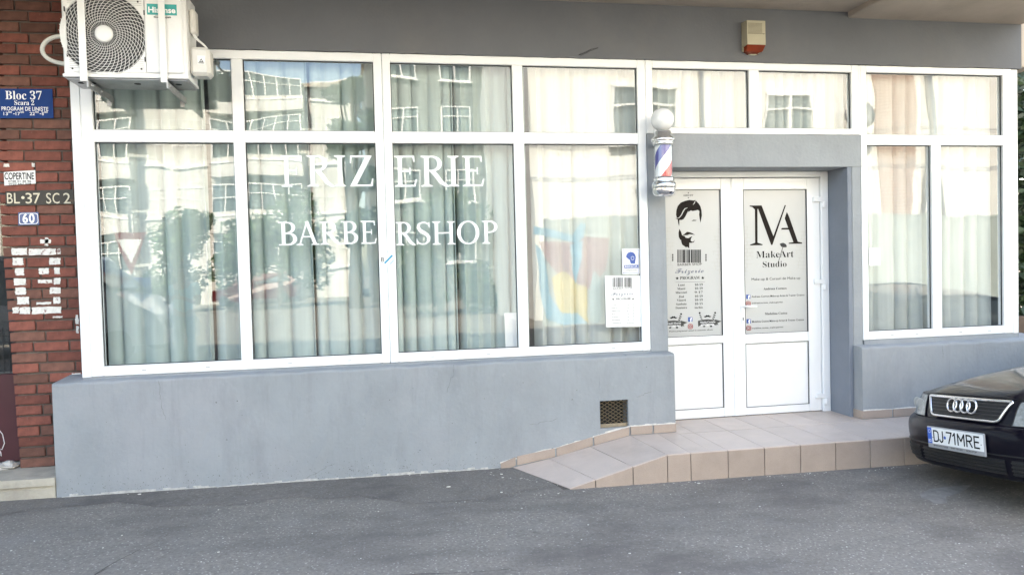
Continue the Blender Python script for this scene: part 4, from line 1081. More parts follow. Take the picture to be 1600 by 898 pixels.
def fan(mb, pts, c, off=PO, mi=0):
    P_ = pxpts([c]+pts, YP); n = len(pts); mb.add([(p_[0], YP-off, p_[1]) for p_ in P_], [(0, 1+i, 1+(i+1) % n) for i in range(n)], mi)
for pts in ([(190, 382), (205, 378), (196, 340), (200, 290), (215, 240), (250, 200), (300, 180), (350, 168), (360, 230), (330, 312), (318, 335), (305, 362), (285, 390), (265, 402), (240, 402), (215, 396)],
            [(350, 168), (400, 174), (425, 170), (440, 190), (462, 212), (480, 240), (494, 290), (470, 300), (452, 285), (430, 290), (390, 298), (370, 290), (345, 305), (335, 308), (352, 230)],
            [(470, 296), (494, 290), (498, 350), (482, 435), (474, 395), (466, 340)], [(215, 392), (236, 400), (233, 475), (222, 440)],
            [(375, 415), (400, 400), (440, 404), (425, 411), (400, 412)], [(270, 582), (300, 560), (325, 540), (350, 543), (355, 568), (330, 578), (300, 580)], [(350, 543), (385, 555), (420, 578), (390, 571), (355, 568)],
            [(235, 505), (255, 540), (268, 582), (262, 640), (245, 632), (228, 600), (226, 550)], [(268, 582), (300, 592), (305, 607), (330, 614), (345, 612), (352, 680), (350, 735), (330, 716), (310, 720), (290, 705), (268, 690), (255, 650), (262, 620)],
            [(343, 612), (360, 602), (388, 592), (370, 620), (368, 645), (385, 656), (405, 648), (417, 632), (405, 660), (380, 669), (350, 668)]): poly_px(mb, o_(pts), YP, 0, PO+.00005*len(pts))
mb.build('man_print', BLK2, t)['kind'] = 'stuff'
mb = MB()
q_ = strip([(p_.x, p_.z) for p_ in [at(*v, YP) for v in o_([(200, 383), (232, 376), (258, 345), (280, 300), (300, 270), (332, 260)])]], [.002, .006, .008, .010, .008, .002]); n = len(q_)
mb.add([(p_[0], YP-.0022, p_[1]) for p_ in q_], [(i, i+1, n-2-i, n-1-i) for i in range(n//2-1)])
q_ = strip([(p_.x, p_.z) for p_ in [at(*v, YP) for v in o_([(392, 225), (410, 205), (424, 172)])]], [.002, .008, .003]); n = len(q_)
mb.add([(p_[0], YP-.0022, p_[1]) for p_ in q_], [(i, i+1, n-2-i, n-1-i) for i in range(n//2-1)]); mb.build('hair_highlight', POST, t)
mb = MB(); barcode(mb, 1058.3, 1096, 390, 410.5, YP, 5, PO)
text_px(mb, 'BARBER SHOP', 1058.7, 415.3, 1096.5, 3.6, YP, 0, 0, PO)
text_px(mb, bold('PROGRAM'), 1062.5, 436.5, 1093, 4.4, YP, 0, 0, PO); star(mb, 1058, 434.6, 2.8, YP, 0, PO); star(mb, 1098, 434, 2.8, YP, 0, PO)
poly_px(mb, [(1055.5, 440.9), (1101.5, 440.3), (1101.5, 440), (1055.5, 440.6)], YP, 0, PO)
for a, b, y_ in ((bold('Luni'), '10-19', 446.8), (bold('Marti'), '10-19', 452.6), (bold('Miercuri'), '9-17', 458.6), (bold('Joi'), '10-19', 464.8), (bold('Vineri'), '10-19', 470.6), (bold('Sambata'), '10-15', 476.6), (bold('Duminica'), 'inchis', 482.4)):
    hw = .95*len(a)+1.4; text_px(mb, a, 1064.5-hw, y_, 1064.5+hw, 3.2, YP, 0, 0, PO); text_px(mb, bold(b), 1085.4, y_-.5, 1098, 3.2, YP, 0, 0, PO)
text_px(mb, bold('Pentru programari sunati la numerele afisate'), 1045.6, 518.6, 1114, 2.1, YP, 0, 0, PO)
text_px(mb, bold('BARBER SHOP'), 1068, 306.5, 1083, 2.4, YP, 0, 0, PO); star(mb, 1075.5, 301.5, 1.3, YP, 0, PO); star(mb, 1075.5, 309, 1.3, YP, 0, PO)
for cx in (1051, 1103):     # year marks set on end
    for k in range(4): poly_px(mb, [(cx-1.1, 397+k*2.9+1.9), (cx+1.1, 397+k*2.9+1.9), (cx+1.1, 397+k*2.9), (cx-1.1, 397+k*2.9)], YP, 0, PO)
mb.build('black_print', BLACK, t)['kind'] = 'stuff'
mb = MB(); text_px(mb, script('Frizerie'), 1055, 427, 1099.5, 8, YP, 0, .004, PO); mb.build('script_print', mat('slate_print2', (.13, .14, .20), .45), t)
o2 = lambda pts: [(1030+x*.1392, 400+y*.1392) for x, y in pts]
mb = MB()
for dx, dy in ((0, 0), (382, -14)):
    f_ = lambda pts: o2([(x+dx, y+dy) for x, y in pts])
    poly_px(mb, f_([(52, 740), (100, 728), (160, 722), (225, 728), (255, 740), (262, 792), (225, 780), (160, 774), (100, 782), (55, 805)]), YP, 0, PO)
    poly_px(mb, f_([(240, 722), (318, 744), (272, 765), (282, 790), (255, 776)]), YP, 0, PO*.8); 
mb.build('ribbon_print', mat('ribbon_grey', (.08, .08, .077), .6, spec=.06), t)
mb = MB()
for dx, dy in ((0, 0), (382, -14)):
    f_ = lambda pts: o2([(x+dx, y+dy) for x, y in pts])
    for s_ in ((72, 652, 95, 725), (245, 650, 220, 725)):
        x0_, y0_, x1_, y1_ = s_
        fan(mb, f_([(x0_+11*math.cos(k*.785), y0_+11*math.sin(k*.785)) for k in range(8)]), f_([(x0_, y0_)])[0])
        for k in range(3):
            u0, u1 = .22+k*.27, .36+k*.27
            poly_px(mb, f_([(x0_+(x1_-x0_)*u0-11, y0_+(y1_-y0_)*u0), (x0_+(x1_-x0_)*u0+11, y0_+(y1_-y0_)*u0+8), (x0_+(x1_-x0_)*u1+11, y0_+(y1_-y0_)*u1+8), (x0_+(x1_-x0_)*u1-11, y0_+(y1_-y0_)*u1)]), YP, 0, PO*1.4)
    poly_px(mb, f_([(115, 690), (135, 686), (150, 674), (160, 680), (172, 674), (186, 686), (205, 688), (188, 700), (160, 694), (132, 702)]), YP, 0, PO)
    for cx in (122, 200): fan(mb, f_([(cx+15*math.cos(k*.785), 800+10*math.sin(k*.785)) for k in range(8)]), f_([(cx, 800)])[0])
mb.build('barber_tools_print', BLACK, t)['kind'] = 'stuff'
mb = MB(); text_px(mb, bold('Emil Florin'), 1042, 506.5, 1064, 2.6, YP, 0, 0, PO+.0008); text_px(mb, bold('0727 042 062'), 1041.5, 511, 1063.5, 2.6, YP, 0, 0, PO+.0008)
text_px(mb, bold('Maria Cosmin'), 1094, 504.7, 1117.5, 2.6, YP, 0, 0, PO+.0008); text_px(mb, bold('0721 357 920'), 1095, 509, 1115.5, 2.6, YP, 0, 0, PO+.0008); mb.build('ribbon_lettering', VINYL, t)['kind'] = 'stuff'
social(t, 1078.4, 498.8, 3.5, 'f'); social(t, 1078.6, 509.7, 3.4, 'i')
brickprint(t, 1038, 356, 425, 2, False); brickprint(t, 1128.5, 352, 425, 3, True)
t = poster('grey poster with the large MA monogram in the right door leaf', GR)
o_ = lambda pts: [(1150+x*.1448, 300+y*.1448) for x, y in pts]
mb = MB()
for k, pts in enumerate(([(203, 180), (231, 180), (232, 548), (206, 548)], [(152, 567), (206, 547), (232, 546), (286, 564), (286, 573), (152, 576)], [(147, 147), (275, 145), (262, 180), (203, 190), (175, 163), (147, 157)],
            [(225, 147), (276, 145), (405, 482), (390, 572), (378, 570)], [(525, 142), (538, 142), (424, 478), (392, 572), (388, 520), (402, 478)],
            [(548, 215), (572, 265), (668, 540), (620, 545), (525, 285)], [(568, 548), (620, 540), (668, 535), (712, 545), (712, 557), (568, 559)], [(495, 388), (567, 386), (573, 405), (483, 406)])): poly_px(mb, o_(pts), YP, 0, PO+.0001*k)
mb.build('monogram_print', BLK2, t)['kind'] = 'stuff'
mb = MB(); text_px(mb, bold('MakeArt'), 1181.5, 403, 1240, 10.5, YP, 0, -.010, PO); text_px(mb, bold('Studio'), 1191.7, 417.6, 1229, 9, YP, 0, -.010, PO); mb.build('studio_lettering', BLACK, t)['kind'] = 'stuff'
mb = MB(); poly_px(mb, o_([(470, 562), (485, 552), (510, 548), (535, 560), (547, 578), (545, 595), (510, 597), (488, 590)]), YP, 0, PO)
poly_px(mb, o_([(500, 597), (508, 597), (462, 745), (456, 745)]), YP, 0, PO+.0004); mb.build('brush_print', GREYP, t)
mb = MB()
for s_, a, y_, b, h in (('Make-up & Cursuri de Make-up', 1174.3, 438.2, 1250.4, 4), ):
    text_px(mb, s_, a, y_, b, h, YP, 0, -.004, PO)
for s_, a, y_, b, h in (('Andreea Cormos', 1193, 452.8, 1229, 3.3), ('Madalina Costea', 1195, 491.8, 1230, 3.5)): text_px(mb, bold(s_), a, y_, b, h, YP, 0, 0, PO)
for s_, a, y_, b, h in (('Andreea Cormos Make-up Artist & Trainer Craiova', 1174.3, 464.8, 1257, 3), ('andreeacormos_makeupartist', 1174.5, 474.6, 1223, 2.6), ('Madalina Costea Make-up Artist & Trainer Craiova', 1175, 503.8, 1256, 3), ('madalina.costea_makeupartist', 1175, 513.8, 1224, 2.6)): text_px(mb, s_, a, y_, b, h, YP, 0, .004, PO)
mb.build('black_print', BLACK, t)['kind'] = 'stuff'
social(t, 1169, 463.5, 3.3, 'f'); social(t, 1169, 474, 3.2, 'i'); social(t, 1169.6, 501.6, 3.3, 'f'); social(t, 1169.8, 512.3, 3.3, 'i')
brickprint(t, 1162.5, 354, 424, 4, False); brickprint(t, 1259, 362, 424, 5, True)

# ================================================================== PARKED CAR (local axes: x forward, y left, z up)
CARP = bpy.data.materials.new('dark_car_paint'); CARP.use_nodes = True
_b = CARP.node_tree.nodes['Principled BSDF']; _b.inputs['Base Color'].default_value = (.0035, .003, .0075, 1); _b.inputs['Roughness'].default_value = .28; _b.inputs['Specular IOR Level'].default_value = .04; _b.inputs['Coat Weight'].default_value = .55; _b.inputs['Coat Roughness'].default_value = .03; _b.inputs['Metallic'].default_value = .0
_n = CARP.node_tree.nodes.new('ShaderNodeTexNoise'); _n.inputs['Scale'].default_value = 9; _n.inputs['Detail'].default_value = 8; _mr = CARP.node_tree.nodes.new('ShaderNodeMapRange'); _mr.inputs[3].default_value = .22; _mr.inputs[4].default_value = .42
CARP.node_tree.links.new(_n.outputs[0], _mr.inputs[0]); CARP.node_tree.links.new(_mr.outputs[0], _b.inputs['Roughness'])
BPL = mat('black_car_plastic', (.012, .012, .013), .5, .1, 20)
LAMP = mat('headlamp_lens', (.26, .27, .26), .22, .30, 26, coat=.5)
TYRE = mat('tyre_rubber', (.018, .018, .018), .85, .15, 20)
RIM = mat('alloy_rim', (.45, .46, .47), .3, .05, metal=.8)
CGL = glass('car_glass', .07, (.25, .28, .27))
CARX, CARY, CARR = 3.754, -1.65, 3.1253
car = thing('parked_car', 'dark aubergine parked car with four ring emblem and DJ 71MRE plate by the tiled platform', 'car', (CARX, CARY, -.014), rz=CARR); car.scale = (.85, .85, .85); car.rotation_euler.x = .1087   # the street falls towards the kerb here
PROF = [  # x, z, half width, corner fall back, side drop
    (-.16, .185, .80, .20, 0), (-.05, .205, .845, .25, 0), (-.018, .245, .87, .28, 0), (-.006, .30, .885, .29, 0), (.000, .365, .893, .30, 0), (.010, .43, .90, .31, 0), (.010, .50, .902, .31, 0),
    (-.004, .555, .90, .31, 0), (-.030, .585, .89, .31, 0), (-.058, .597, .88, .30, 0), (-.066, .625, .872, .30, .0), (-.085, .69, .862, .31, .0), (-.108, .75, .85, .32, .003), (-.125, .775, .842, .33, .008),
    (-.165, .797, .83, .33, .022), (-.27, .834, .81, .30, .04), (-.48, .884, .79, .24, .055), (-.80, .936, .775, .16, .065), (-1.20, .982, .765, .08, .07), (-1.62, 1.012, .76, .03, .07)]
def S(y, v, off=0.0):
    i = min(int(v), len(PROF)-2); t_ = v-i
    # Catmull-Rom through the rows
    P_ = [PROF[max(0, min(len(PROF)-1, k))] for k in (i-1, i, i+1, i+2)]
    c = [.5*((2*P_[1][a])+(-P_[0][a]+P_[2][a])*t_+(2*P_[0][a]-5*P_[1][a]+4*P_[2][a]-P_[3][a])*t_*t_+(-P_[0][a]+3*P_[1][a]-3*P_[2][a]+P_[3][a])*t_**3) for a in range(5)]
    u = max(-1, min(1, y/c[2])); a = abs(u)
    x = c[0]-c[3]*(.16*a**2+.84*a**4.2); z_ = c[1]-c[4]*a**3
    # the raised centre of the bonnet that runs up from the grille
    if v > 12.5:
        k = min(1, (v-12.5)/2)*max(0, 1-max(0, (abs(y)-.36-.018*(v-13))/.07)) ; z_ += .016*k
    return Vector((x+off, y, z_+off*.25))
def patch(y0, y1, v0, v1, off, ny=10, nv=6, y0b=None, y1b=None):
    mb = MB(); vs = []
    for j in range(nv+1):
        s_ = j/nv; v = v0+(v1-v0)*s_
        a = y0+((y0b if y0b is not None else y0)-y0)*s_; b = y1+((y1b if y1b is not None else y1)-y1)*s_
        for i in range(ny+1): vs.append(S(a+(b-a)*i/ny, v, off))
    mb.add(vs, [(j*(ny+1)+i, j*(ny+1)+i+1, (j+1)*(ny+1)+i+1, (j+1)*(ny+1)+i) for j in range(nv) for i in range(ny)], 0, True); return mb
def thick(mb, d):
    """give a patch a rim so that it is a solid cap"""
    return mb
# front skin: bumper, nose, bonnet
mb = MB(); NU, NV = 48, 57; vs = []
for j in range(NV+1):
    v = (len(PROF)-1)*j/NV
    i = min(int(v), len(PROF)-2); wd = PROF[i][2]+(PROF[i+1][2]-PROF[i][2])*(v-i)
    for k in range(NU+1):
        u = math.sin((k/NU-.5)*math.pi)*.55+(k/NU-.5)*2*.45
        vs.append(S(u*wd, v))
split = int(NV*8.5/(len(PROF)-1)); hood = int(NV*13.4/(len(PROF)-1))
F_ = [(j*(NU+1)+i, j*(NU+1)+i+1, (j+1)*(NU+1)+i+1, (j+1)*(NU+1)+i) for j in range(NV) for i in range(NU)]
for nm, a, b in (('bumper', 0, split), ('nose_panel', split, hood), ('bonnet', hood, NV)):
    m2 = MB(); m2.add(vs[a*(NU+1):(b+1)*(NU+1)], [(j*(NU+1)+i, j*(NU+1)+i+1, (j+1)*(NU+1)+i+1, (j+1)*(NU+1)+i) for j in range(b-a) for i in range(NU)], 0, True); m2.build(nm, CARP, car, True)
# fenders and sides, roof: lofted sections
def sec(x):
    L = 4.79; t_ = -x
    if t_ < 1.6: top = .755+.145*min(1, (t_-.30)/1.3); hw = .895 if t_ > .55 else .82+.075*(t_-.34)/.21
    elif t_ < 2.0: top = .95; hw = .905
    elif t_ < 4.3: top = .97; hw = .905
    else: top = .97-.06*(t_-4.3); hw = .905-.12*((t_-4.3)/.49)**2
    return top, hw
mb = MB(); xs_ = [-.36, -.42, -.48, -.6, -.8, -1.0, -1.3, -1.62, -2, -2.5, -3, -3.5, -4, -4.3, -4.55, -4.70, -4.79]; vs = []; K = 10
for x in xs_:
    top, hw = sec(x); zb = (.22 if x < -.5 else .30) if x > -4.5 else .3
    ring_ = [(-hw*.94, zb), (-hw*.985, zb+.10), (-hw, .50), (-hw*.99, .70), (-hw*.955, top-.05), (-hw*.86, top)]
    ring_ = ring_+[(-y, z_) for y, z_ in ring_[::-1]]
    for y, z_ in ring_: vs.append((x, y, z_))
n = 12
mb.add(vs, [(i*n+j, i*n+j+1, (i+1)*n+j+1, (i+1)*n+j) for i in range(len(xs_)-1) for j in range(n-1) if not (j == 5 and xs_[i+1] >= -1.62) and not (j == 5 and -1.62 > xs_[i+1] > -4.0)], 0, True)
mb.add(vs[-n:], [tuple(range(n))], 0)
mb.build('body', CARP, car, True)
# cabin
ws = [(-1.55, 1.012, .70), (-2.12, 1.39, .58), (-2.3, 1.44, .57), (-3.1, 1.43, .57), (-3.5, 1.38, .57), (-4.25, .99, .66)]
mb = MB(); vs = []
for x, z_, hw in ws: vs += [(x, -hw, z_), (x, -hw*.6, z_+.02), (x, 0, z_+.028), (x, hw*.6, z_+.02), (x, hw, z_)]
mb.add(vs[5:25], [(i*5+j, i*5+j+1, (i+1)*5+j+1, (i+1)*5+j) for i in range(3) for j in range(4)], 0, True)
for s_ in (-1, 1):
    for (xa, za, ha), (xb, zb2, hb) in zip(ws[:-1], ws[1:]): mb.tube([(xa, s_*ha, za), (xb, s_*hb, zb2)], .025, 6)
    mb.tube([(-2.45, s_*.57, 1.43), (-2.42, s_*.82, .97)], .03, 6)
mb.build('roof', CARP, car, True)
mb = MB(); mb.add(vs[:10], [(j, j+1, j+6, j+5) for j in range(4)], 0, True); mb.build('windscreen', CGL, car, True)
mb = MB(); mb.add(vs[20:30], [(j, j+1, j+6, j+5) for j in range(4)], 0, True); mb.build('rear_window', CGL, car, True)
for s_ in (-1, 1):
    mb = MB(); top_ = [(x, s_*hw, z_) for x, z_, hw in ws]; bot = [(x, s_*.80, .96) for x, z_, hw in ws]
    mb.add(top_+bot, [(i, i+1, i+7, i+6) for i in range(5)]); mb.build('side_window', CGL, car, True)
mb = MB(); mb.box(-4.2, -1.75, -.72, .72, .30, .90); mb.box(-2.75, -2.6, -.6, -.15, .9, 1.3, .04); mb.box(-2.75, -2.6, .15, .6, .9, 1.3, .04); mb.build('interior', BPL, car, True)
mb = MB(); mb.box(-4.6, -.30, -.66, .66, .17, .24); mb.build('underbody', BPL, car, True)
# wheels
def wheel(x, y):
    s_ = 1 if y > 0 else -1; hz = .305-(.13 if y > 0 else -.03)
    mb = MB(); mb.lathe([(.20, -.10), (.27, -.105), (.305, -.085), (.313, -.05), (.313, .05), (.305, .085), (.27, .105), (.20, .10)], (x, y, hz), 40, axis='y'); wl = mb.build('wheel', TYRE, car, True)
    mb = MB(); mb.lathe([(.205, .0), (.205, s_*.07), (.19, s_*.085)], (x, y, hz), 32, axis='y')
    for k in range(6):
        a = k*math.pi/3; mb.tube([(x+.03*math.cos(a), y+s_*.075, hz+.03*math.sin(a)), (x+.195*math.cos(a), y+s_*.08, hz+.195*math.sin(a))], [.03, .024], 6)
    mb.lathe([(.045, 0), (.045, s_*.09), (0, s_*.095)], (x, y, hz), 16, axis='y')
    mb.build('rim', RIM, wl, True)
    mb = MB(); mb.lathe([(.0, 0), (.35, 0.0)], (x, s_*.9105, .33), 32, axis='y'); mb.build('wheel_arch', BPL, car, True)
for x in (-.93, -3.69):
    for y in (-.775, .775): wheel(x, y)
# grille: dark opening, horizontal slats, chrome surround, four rings
gt, gb_ = .432, .335            # half width at the top and at the bottom
V0, V1 = 9.75, 12.55
patch(-gb_, gb_, V0, V1, .004, 16, 6, -gt, gt).build('grille', BPL, car, True)
gr_ = car.children[-1] if len(car.children) else None
gobj = [o for o in bpy.data.objects if o.name.startswith('grille') and o.parent == car and o.name != 'grille_panel'][-1]
out = []
cr_ = .045
def gp(s_, t_):
    hw = gb_+(gt-gb_)*t_; return S(s_*hw, V0+(V1-V0)*t_, .012)
edge = [gp(-1+2*i/14, 1) for i in range(1, 14)]
path = [gp(-.97, .97)]+[gp(-.93+1.86*i/14, 1.0) for i in range(15)]+[gp(.97, .97), gp(.995, .9)]+[gp(1, .85-.7*i/6) for i in range(7)]+[gp(.98, .07), gp(.93, .01)]+[gp(.88-1.76*i/14, 0) for i in range(15)]+[gp(-.93, .01), gp(-.98, .07)]+[gp(-1, .15+.7*i/6) for i in range(7)]+[gp(-.995, .9), gp(-.97, .97)]
MB().tube(path, .0115, 8, cap=False).build('chrome_surround', CHROME, gobj, True)
for k in range(1, 7):
    t_ = k/7; mb = MB(); P_ = [gp(-.985+1.97*i/16, t_)+Vector((-.004, 0, 0)) for i in range(17)]
    vs = []
    for p_ in P_: vs += [p_+Vector((-.012, 0, .005)), p_+Vector((.002, 0, .0045)), p_+Vector((.002, 0, -.0045)), p_+Vector((-.012, 0, -.006))]
    mb.add(vs, [(i*4+j, i*4+j+1, (i+1)*4+j+1, (i+1)*4+j) for i in range(16) for j in range(3)]); mb.build('slat', mat('slat_black', (.03, .03, .032), .35) if k == 1 else bpy.data.materials['slat_black'], gobj, True)
for k in range(4):
    y = (k-1.5)*.069; c_ = S(y, (V0+V1)/2+.1, .030)
    mb = MB(); mb.tube([c_+Vector((.003*(k % 2)-.012*math.sin(a*.2618), .048*math.cos(a*.2618), .050*math.sin(a*.2618))) for a in range(25)], .0078, 8, cap=False); mb.build('emblem_ring', CHROME, gobj, True)
# headlights
for s_ in (-1, 1):
    mb = patch(s_*.445, s_*.858, 9.0, 12.85, .006, 10, 6, s_*.475, s_*.835); hl = mb.build('headlight', LAMP, car, True)
    for yy, rr_ in ((.565, .052), (.70, .050)):
        c_ = S(s_*yy, 10.9, .008); mb = MB(); mb.lathe([(rr_, 0), (rr_*.98, .003), (rr_*.6, .001), (0, .000)], tuple(c_), 20, axis='x'); mb.build('lamp_bowl', mat('lamp_bowl_grey', (.40, .42, .42), .3, .1, metal=.3), hl, True)
    fr_ = [S(s_*(.445+.413*i/8), 9.0, .008) for i in range(9)]+[S(s_*(.858-.023*i/5), 9.0+3.85*i/5, .008) for i in range(6)]+[S(s_*(.835-.36*i/8), 12.85, .008) for i in range(9)]+[S(s_*(.475-.03*i/5), 12.85-3.85*i/5, .008) for i in range(6)]
    MB().tube(fr_, .003, 5, cap=False).build('lamp_seal', BPL, hl, True)
    # side marker strip
# bumper: lower intakes with fins, trim, plate
for a, b in ((-.42, .42), (.47, .80), (-.80, -.47)):
    o_i = patch(a, b, 2.0, 3.9, .004, 12, 4).build('lower_intake', BPL, car, True)
    for k in range(4):
        v = 2.25+k*.45; mb = MB(); mb.tube([S(a+(b-a)*i/12, v, .010) for i in range(13)], .0052, 5); mb.build('fin', BPL, o_i, True)
mb = MB(); mb.tube([S(-.885+1.77*i/40, 4.35, .003) for i in range(41)], .006, 5); mb.build('bumper_groove', BPL, car, True)
mb = MB(); mb.tube([S(-.80+1.6*i/40, 13.42, .002) for i in range(41)], .003, 5); mb.build('bonnet_gap', BPL, car, True)
# number plate in its holder
px_ = .030; pz0, pz1 = .400, .527
pt_ = MB(); pt_.box(px_-.016, px_, -.298, .298, pz0-.036, pz1+.008, .004); hold = pt_.build('plate_holder', mat('grey_plate_holder', (.33, .33, .34), .5, .05), car, True)
mb = MB(); mb.box(px_, px_+.0025, -.291, .291, pz0, pz1, .001); mb.build('number_plate', WPAP, hold, True)
def pl_text(mb, s, y0, y1, z0, h, off, e=.0):    # reads left to right from in front: from +y to -y seen facing the car
    text(mb, s, y0, z0, y1, h, 0, 0, off if s != 'M' else 0.0, None, lambda a, b: (px_+.0030+e, a, b))
# seen from in front of the car its left (+y) is on the right hand, so lettering runs from -y to +y
mb = MB()
DIN = {'D': [[(0, 0), (0, 1), (.28, 1), (.46, .9), (.5, .75), (.5, .25), (.46, .1), (.28, 0), (0, 0)]], 'J': [[(.4, 1), (.4, .2), (.33, .06), (.2, .0), (.07, .06), (0, .2)]],
       '7': [[(0, 1), (.5, 1), (.18, 0)]], '1': [[(0, .76), (.2, 1), (.2, 0)]], 'M': [[(0, 0), (0, 1), (.3, .38), (.6, 1), (.6, 0)]],
       'R': [[(0, 0), (0, 1), (.3, 1), (.46, .92), (.5, .76), (.46, .6), (.3, .5), (0, .5)], [(.24, .5), (.5, 0)]], 'E': [[(.46, 1), (0, 1), (0, 0), (.46, 0)], [(0, .52), (.40, .52)]]}
for s_, a, b in (('D', -.220, -.170), ('J', -.155, -.122), ('7', -.078, -.026), ('1', -.010, .008), ('M', .040, .104), ('R', .130, .182), ('E', .208, .254)):
    wd_ = max(p_[0] for pl_ in DIN[s_] for p_ in pl_); kx = (b-a)/wd_
    for k_, pl_ in enumerate(DIN[s_]):
        P_ = [(a+p_[0]*kx, pz0+.022+p_[1]*.083) for p_ in pl_]
        for u_, v_ in zip(P_[:-1], P_[1:]):
            dx, dz = v_[0]-u_[0], v_[1]-u_[1]; l_ = math.hypot(dx, dz); e_ = .0045
            u2 = (u_[0]-dx/l_*e_, u_[1]-dz/l_*e_); v2 = (v_[0]+dx/l_*e_, v_[1]+dz/l_*e_)
            q_ = strip([u2, v2], .0118); hgt = px_+.0030+.00008*len(mb.f)
            mb.add([(hgt, y_, z_) for y_, z_ in q_], [(0, 1, 2, 3)])
mb.build('plate_lettering', BLACK, hold, True)
mb = MB(); mb.add([(px_+.0029, -.290, pz0+.001), (px_+.0029, -.242, pz0+.001), (px_+.0029, -.242, pz1-.001), (px_+.0029, -.290, pz1-.001)], [(0, 1, 2, 3)]); mb.lathe([(0, .0029), (.013, .0029)], (px_, -.100, pz0+.06), 14, axis='x'); mb.build('blue_band', mat('band_blue', (.02, .11, .50), .4), hold, True)
mb = MB(); pl_text(mb, 'RO', -.282, -.251, pz0+.012, .022, .02, .0006)
for k in range(12): 
    a = k*math.pi/6; mb.add([(px_+.0036, -.266+.0125*math.cos(a)+.0028*math.cos(q*1.2566), pz1-.030+.0125*math.sin(a)+.0028*math.sin(q*1.2566)) for q in range(5)], [(0, 1, 2, 3, 4)])
mb.build('band_lettering', VINYL, hold, True)['kind'] = 'stuff'
mb = MB(); text(mb, 'SERVICE AUTO TUDOR', -.235, pz0-.020, -.075, .013, 0, 0, .01, None, lambda a, b: (px_+.0006, a, b)); text(mb, '0747 733 552', -.045, pz0-.020, .075, .013, 0, 0, .01, None, lambda a, b: (px_+.0006, a, b)); text(mb, 'NON-STOP', .115, pz0-.020, .215, .013, 0, 0, .01, None, lambda a, b: (px_+.0006, a, b))
mb.build('holder_lettering', BLACK, hold, True)['kind'] = 'stuff'
for y in (-.232, .270): 
    mb = MB(); mb.lathe([(.004, .003), (.003, .005), (0, .0055)], (px_, y, pz0+.05), 8, axis='x'); mb.build('plate_screw', BLACK, hold, True)

# ================================================================== VEGETATION
LEAF = mat('leaf_green', (.05, .10, .028), .55, .35, 3); LEAFD = mat('leaf_dark_green', (.030, .062, .022), .55, .35, 3); BARK = mat('bark', (.10, .075, .055), .95, .3, 12, .8, 40)
def foliage(clumps, n, size, seed):
    r = random.Random(seed); mb = MB()
    wt_ = [c_[3] for c_ in clumps]
    for _ in range(n):
        c_ = r.choices(clumps, wt_)[0]
        d = Vector((r.gauss(0, 1), r.gauss(0, 1), r.gauss(0, 1))).normalized()*(r.random()**.45)
        p_ = Vector(c_[:3])+Vector((d.x*c_[3], d.y*c_[3], d.z*c_[3]*.8))
        a = Vector((r.gauss(0, 1), r.gauss(0, 1), r.gauss(0, .5))).normalized(); b = a.cross(Vector((r.gauss(0, 1), r.gauss(0, 1), r.gauss(0, 1)))).normalized(); s_ = size*r.uniform(.6, 1.4)
        mb.add([p_-a*s_, p_-b*s_*.45, p_+a*s_, p_+b*s_*.45], [(0, 1, 2, 3)])
    return mb
def tree(name, label, x, y, h, spread, n, leaf, m, seed, group=None, low=.35):
    r = random.Random(seed); t = thing(name, label, 'tree', (x, y, gz(x)), group=group); g0 = gz(x)
    mb = MB(); top = (x+r.uniform(-.2, .2), y, g0+h*.62)
    mb.tube([(x, y, g0-.1), (x+.03, y, g0+h*.3), top], [h*.028, h*.021, h*.011], 8)
    cl = []
    for k in range(12):
        a = r.uniform(0, 6.28); rad = spread*r.uniform(.25, .8); zz_ = g0+h*(low+(.95-low)*r.random())
        rad *= 1-.55*max(0, (zz_-g0)/h-.55)/.45
        c_ = (x+rad*math.cos(a), y+rad*math.sin(a), zz_, spread*r.uniform(.28, .5)); cl.append(c_)
        s0_ = Vector((x, y, g0+h*r.uniform(.28, .5))); mb.tube([s0_, s0_.lerp(Vector(c_[:3]), .6)+Vector((0, 0, -.1)), Vector(c_[:3])], [h*.011, h*.007, h*.003], 5)
    mb.build('trunk', BARK, t); foliage(cl, n, leaf, seed+1).build('crown', m, t, fix=False)
    return t
# the dark bush at the right-hand corner of the shop
t = thing('corner_tree', 'dark leafy tree growing past the right hand corner of the shop', 'tree', (7.4, 2.2, -.05))
mb = MB(); mb.tube([(7.4, 2.2, -.1), (7.35, 2.25, 1.2), (7.5, 2.1, 3.4)], [.11, .09, .04], 8); mb.tube([(7.35, 2.25, 1.2), (6.8, 1.7, 2.4)], [.05, .02], 6); mb.tube([(7.4, 2.2, 1.8), (7.9, 2.9, 3.0)], [.05, .02], 6); mb.build('trunk', BARK, t)
cl = [(6.75, .9, z_, .55) for z_ in (.7, 1.3, 1.9, 2.5, 3.1)]+[(7.4, 1.9, z_, .85) for z_ in (.9, 1.7, 2.5, 3.3, 4.0)]+[(8.3, 2.6, z_, .9) for z_ in (1.0, 2.0, 3.0, 3.9)]+[(6.7, 2.2, z_, .6) for z_ in (1.2, 2.2, 3.2)]
foliage(cl, 9000, .07, 5).build('crown', LEAFD, t, fix=False)
mb = MB(); mb.box(5.95, 6.6, .35, .42, -.1, .98, .006); tag(mb.build('brown_fence_panel', mat('brown_board', (.10, .065, .045), .7, .2, 8)), 'low brown board fence panel beyond the right hand corner of the shop', 'fence')

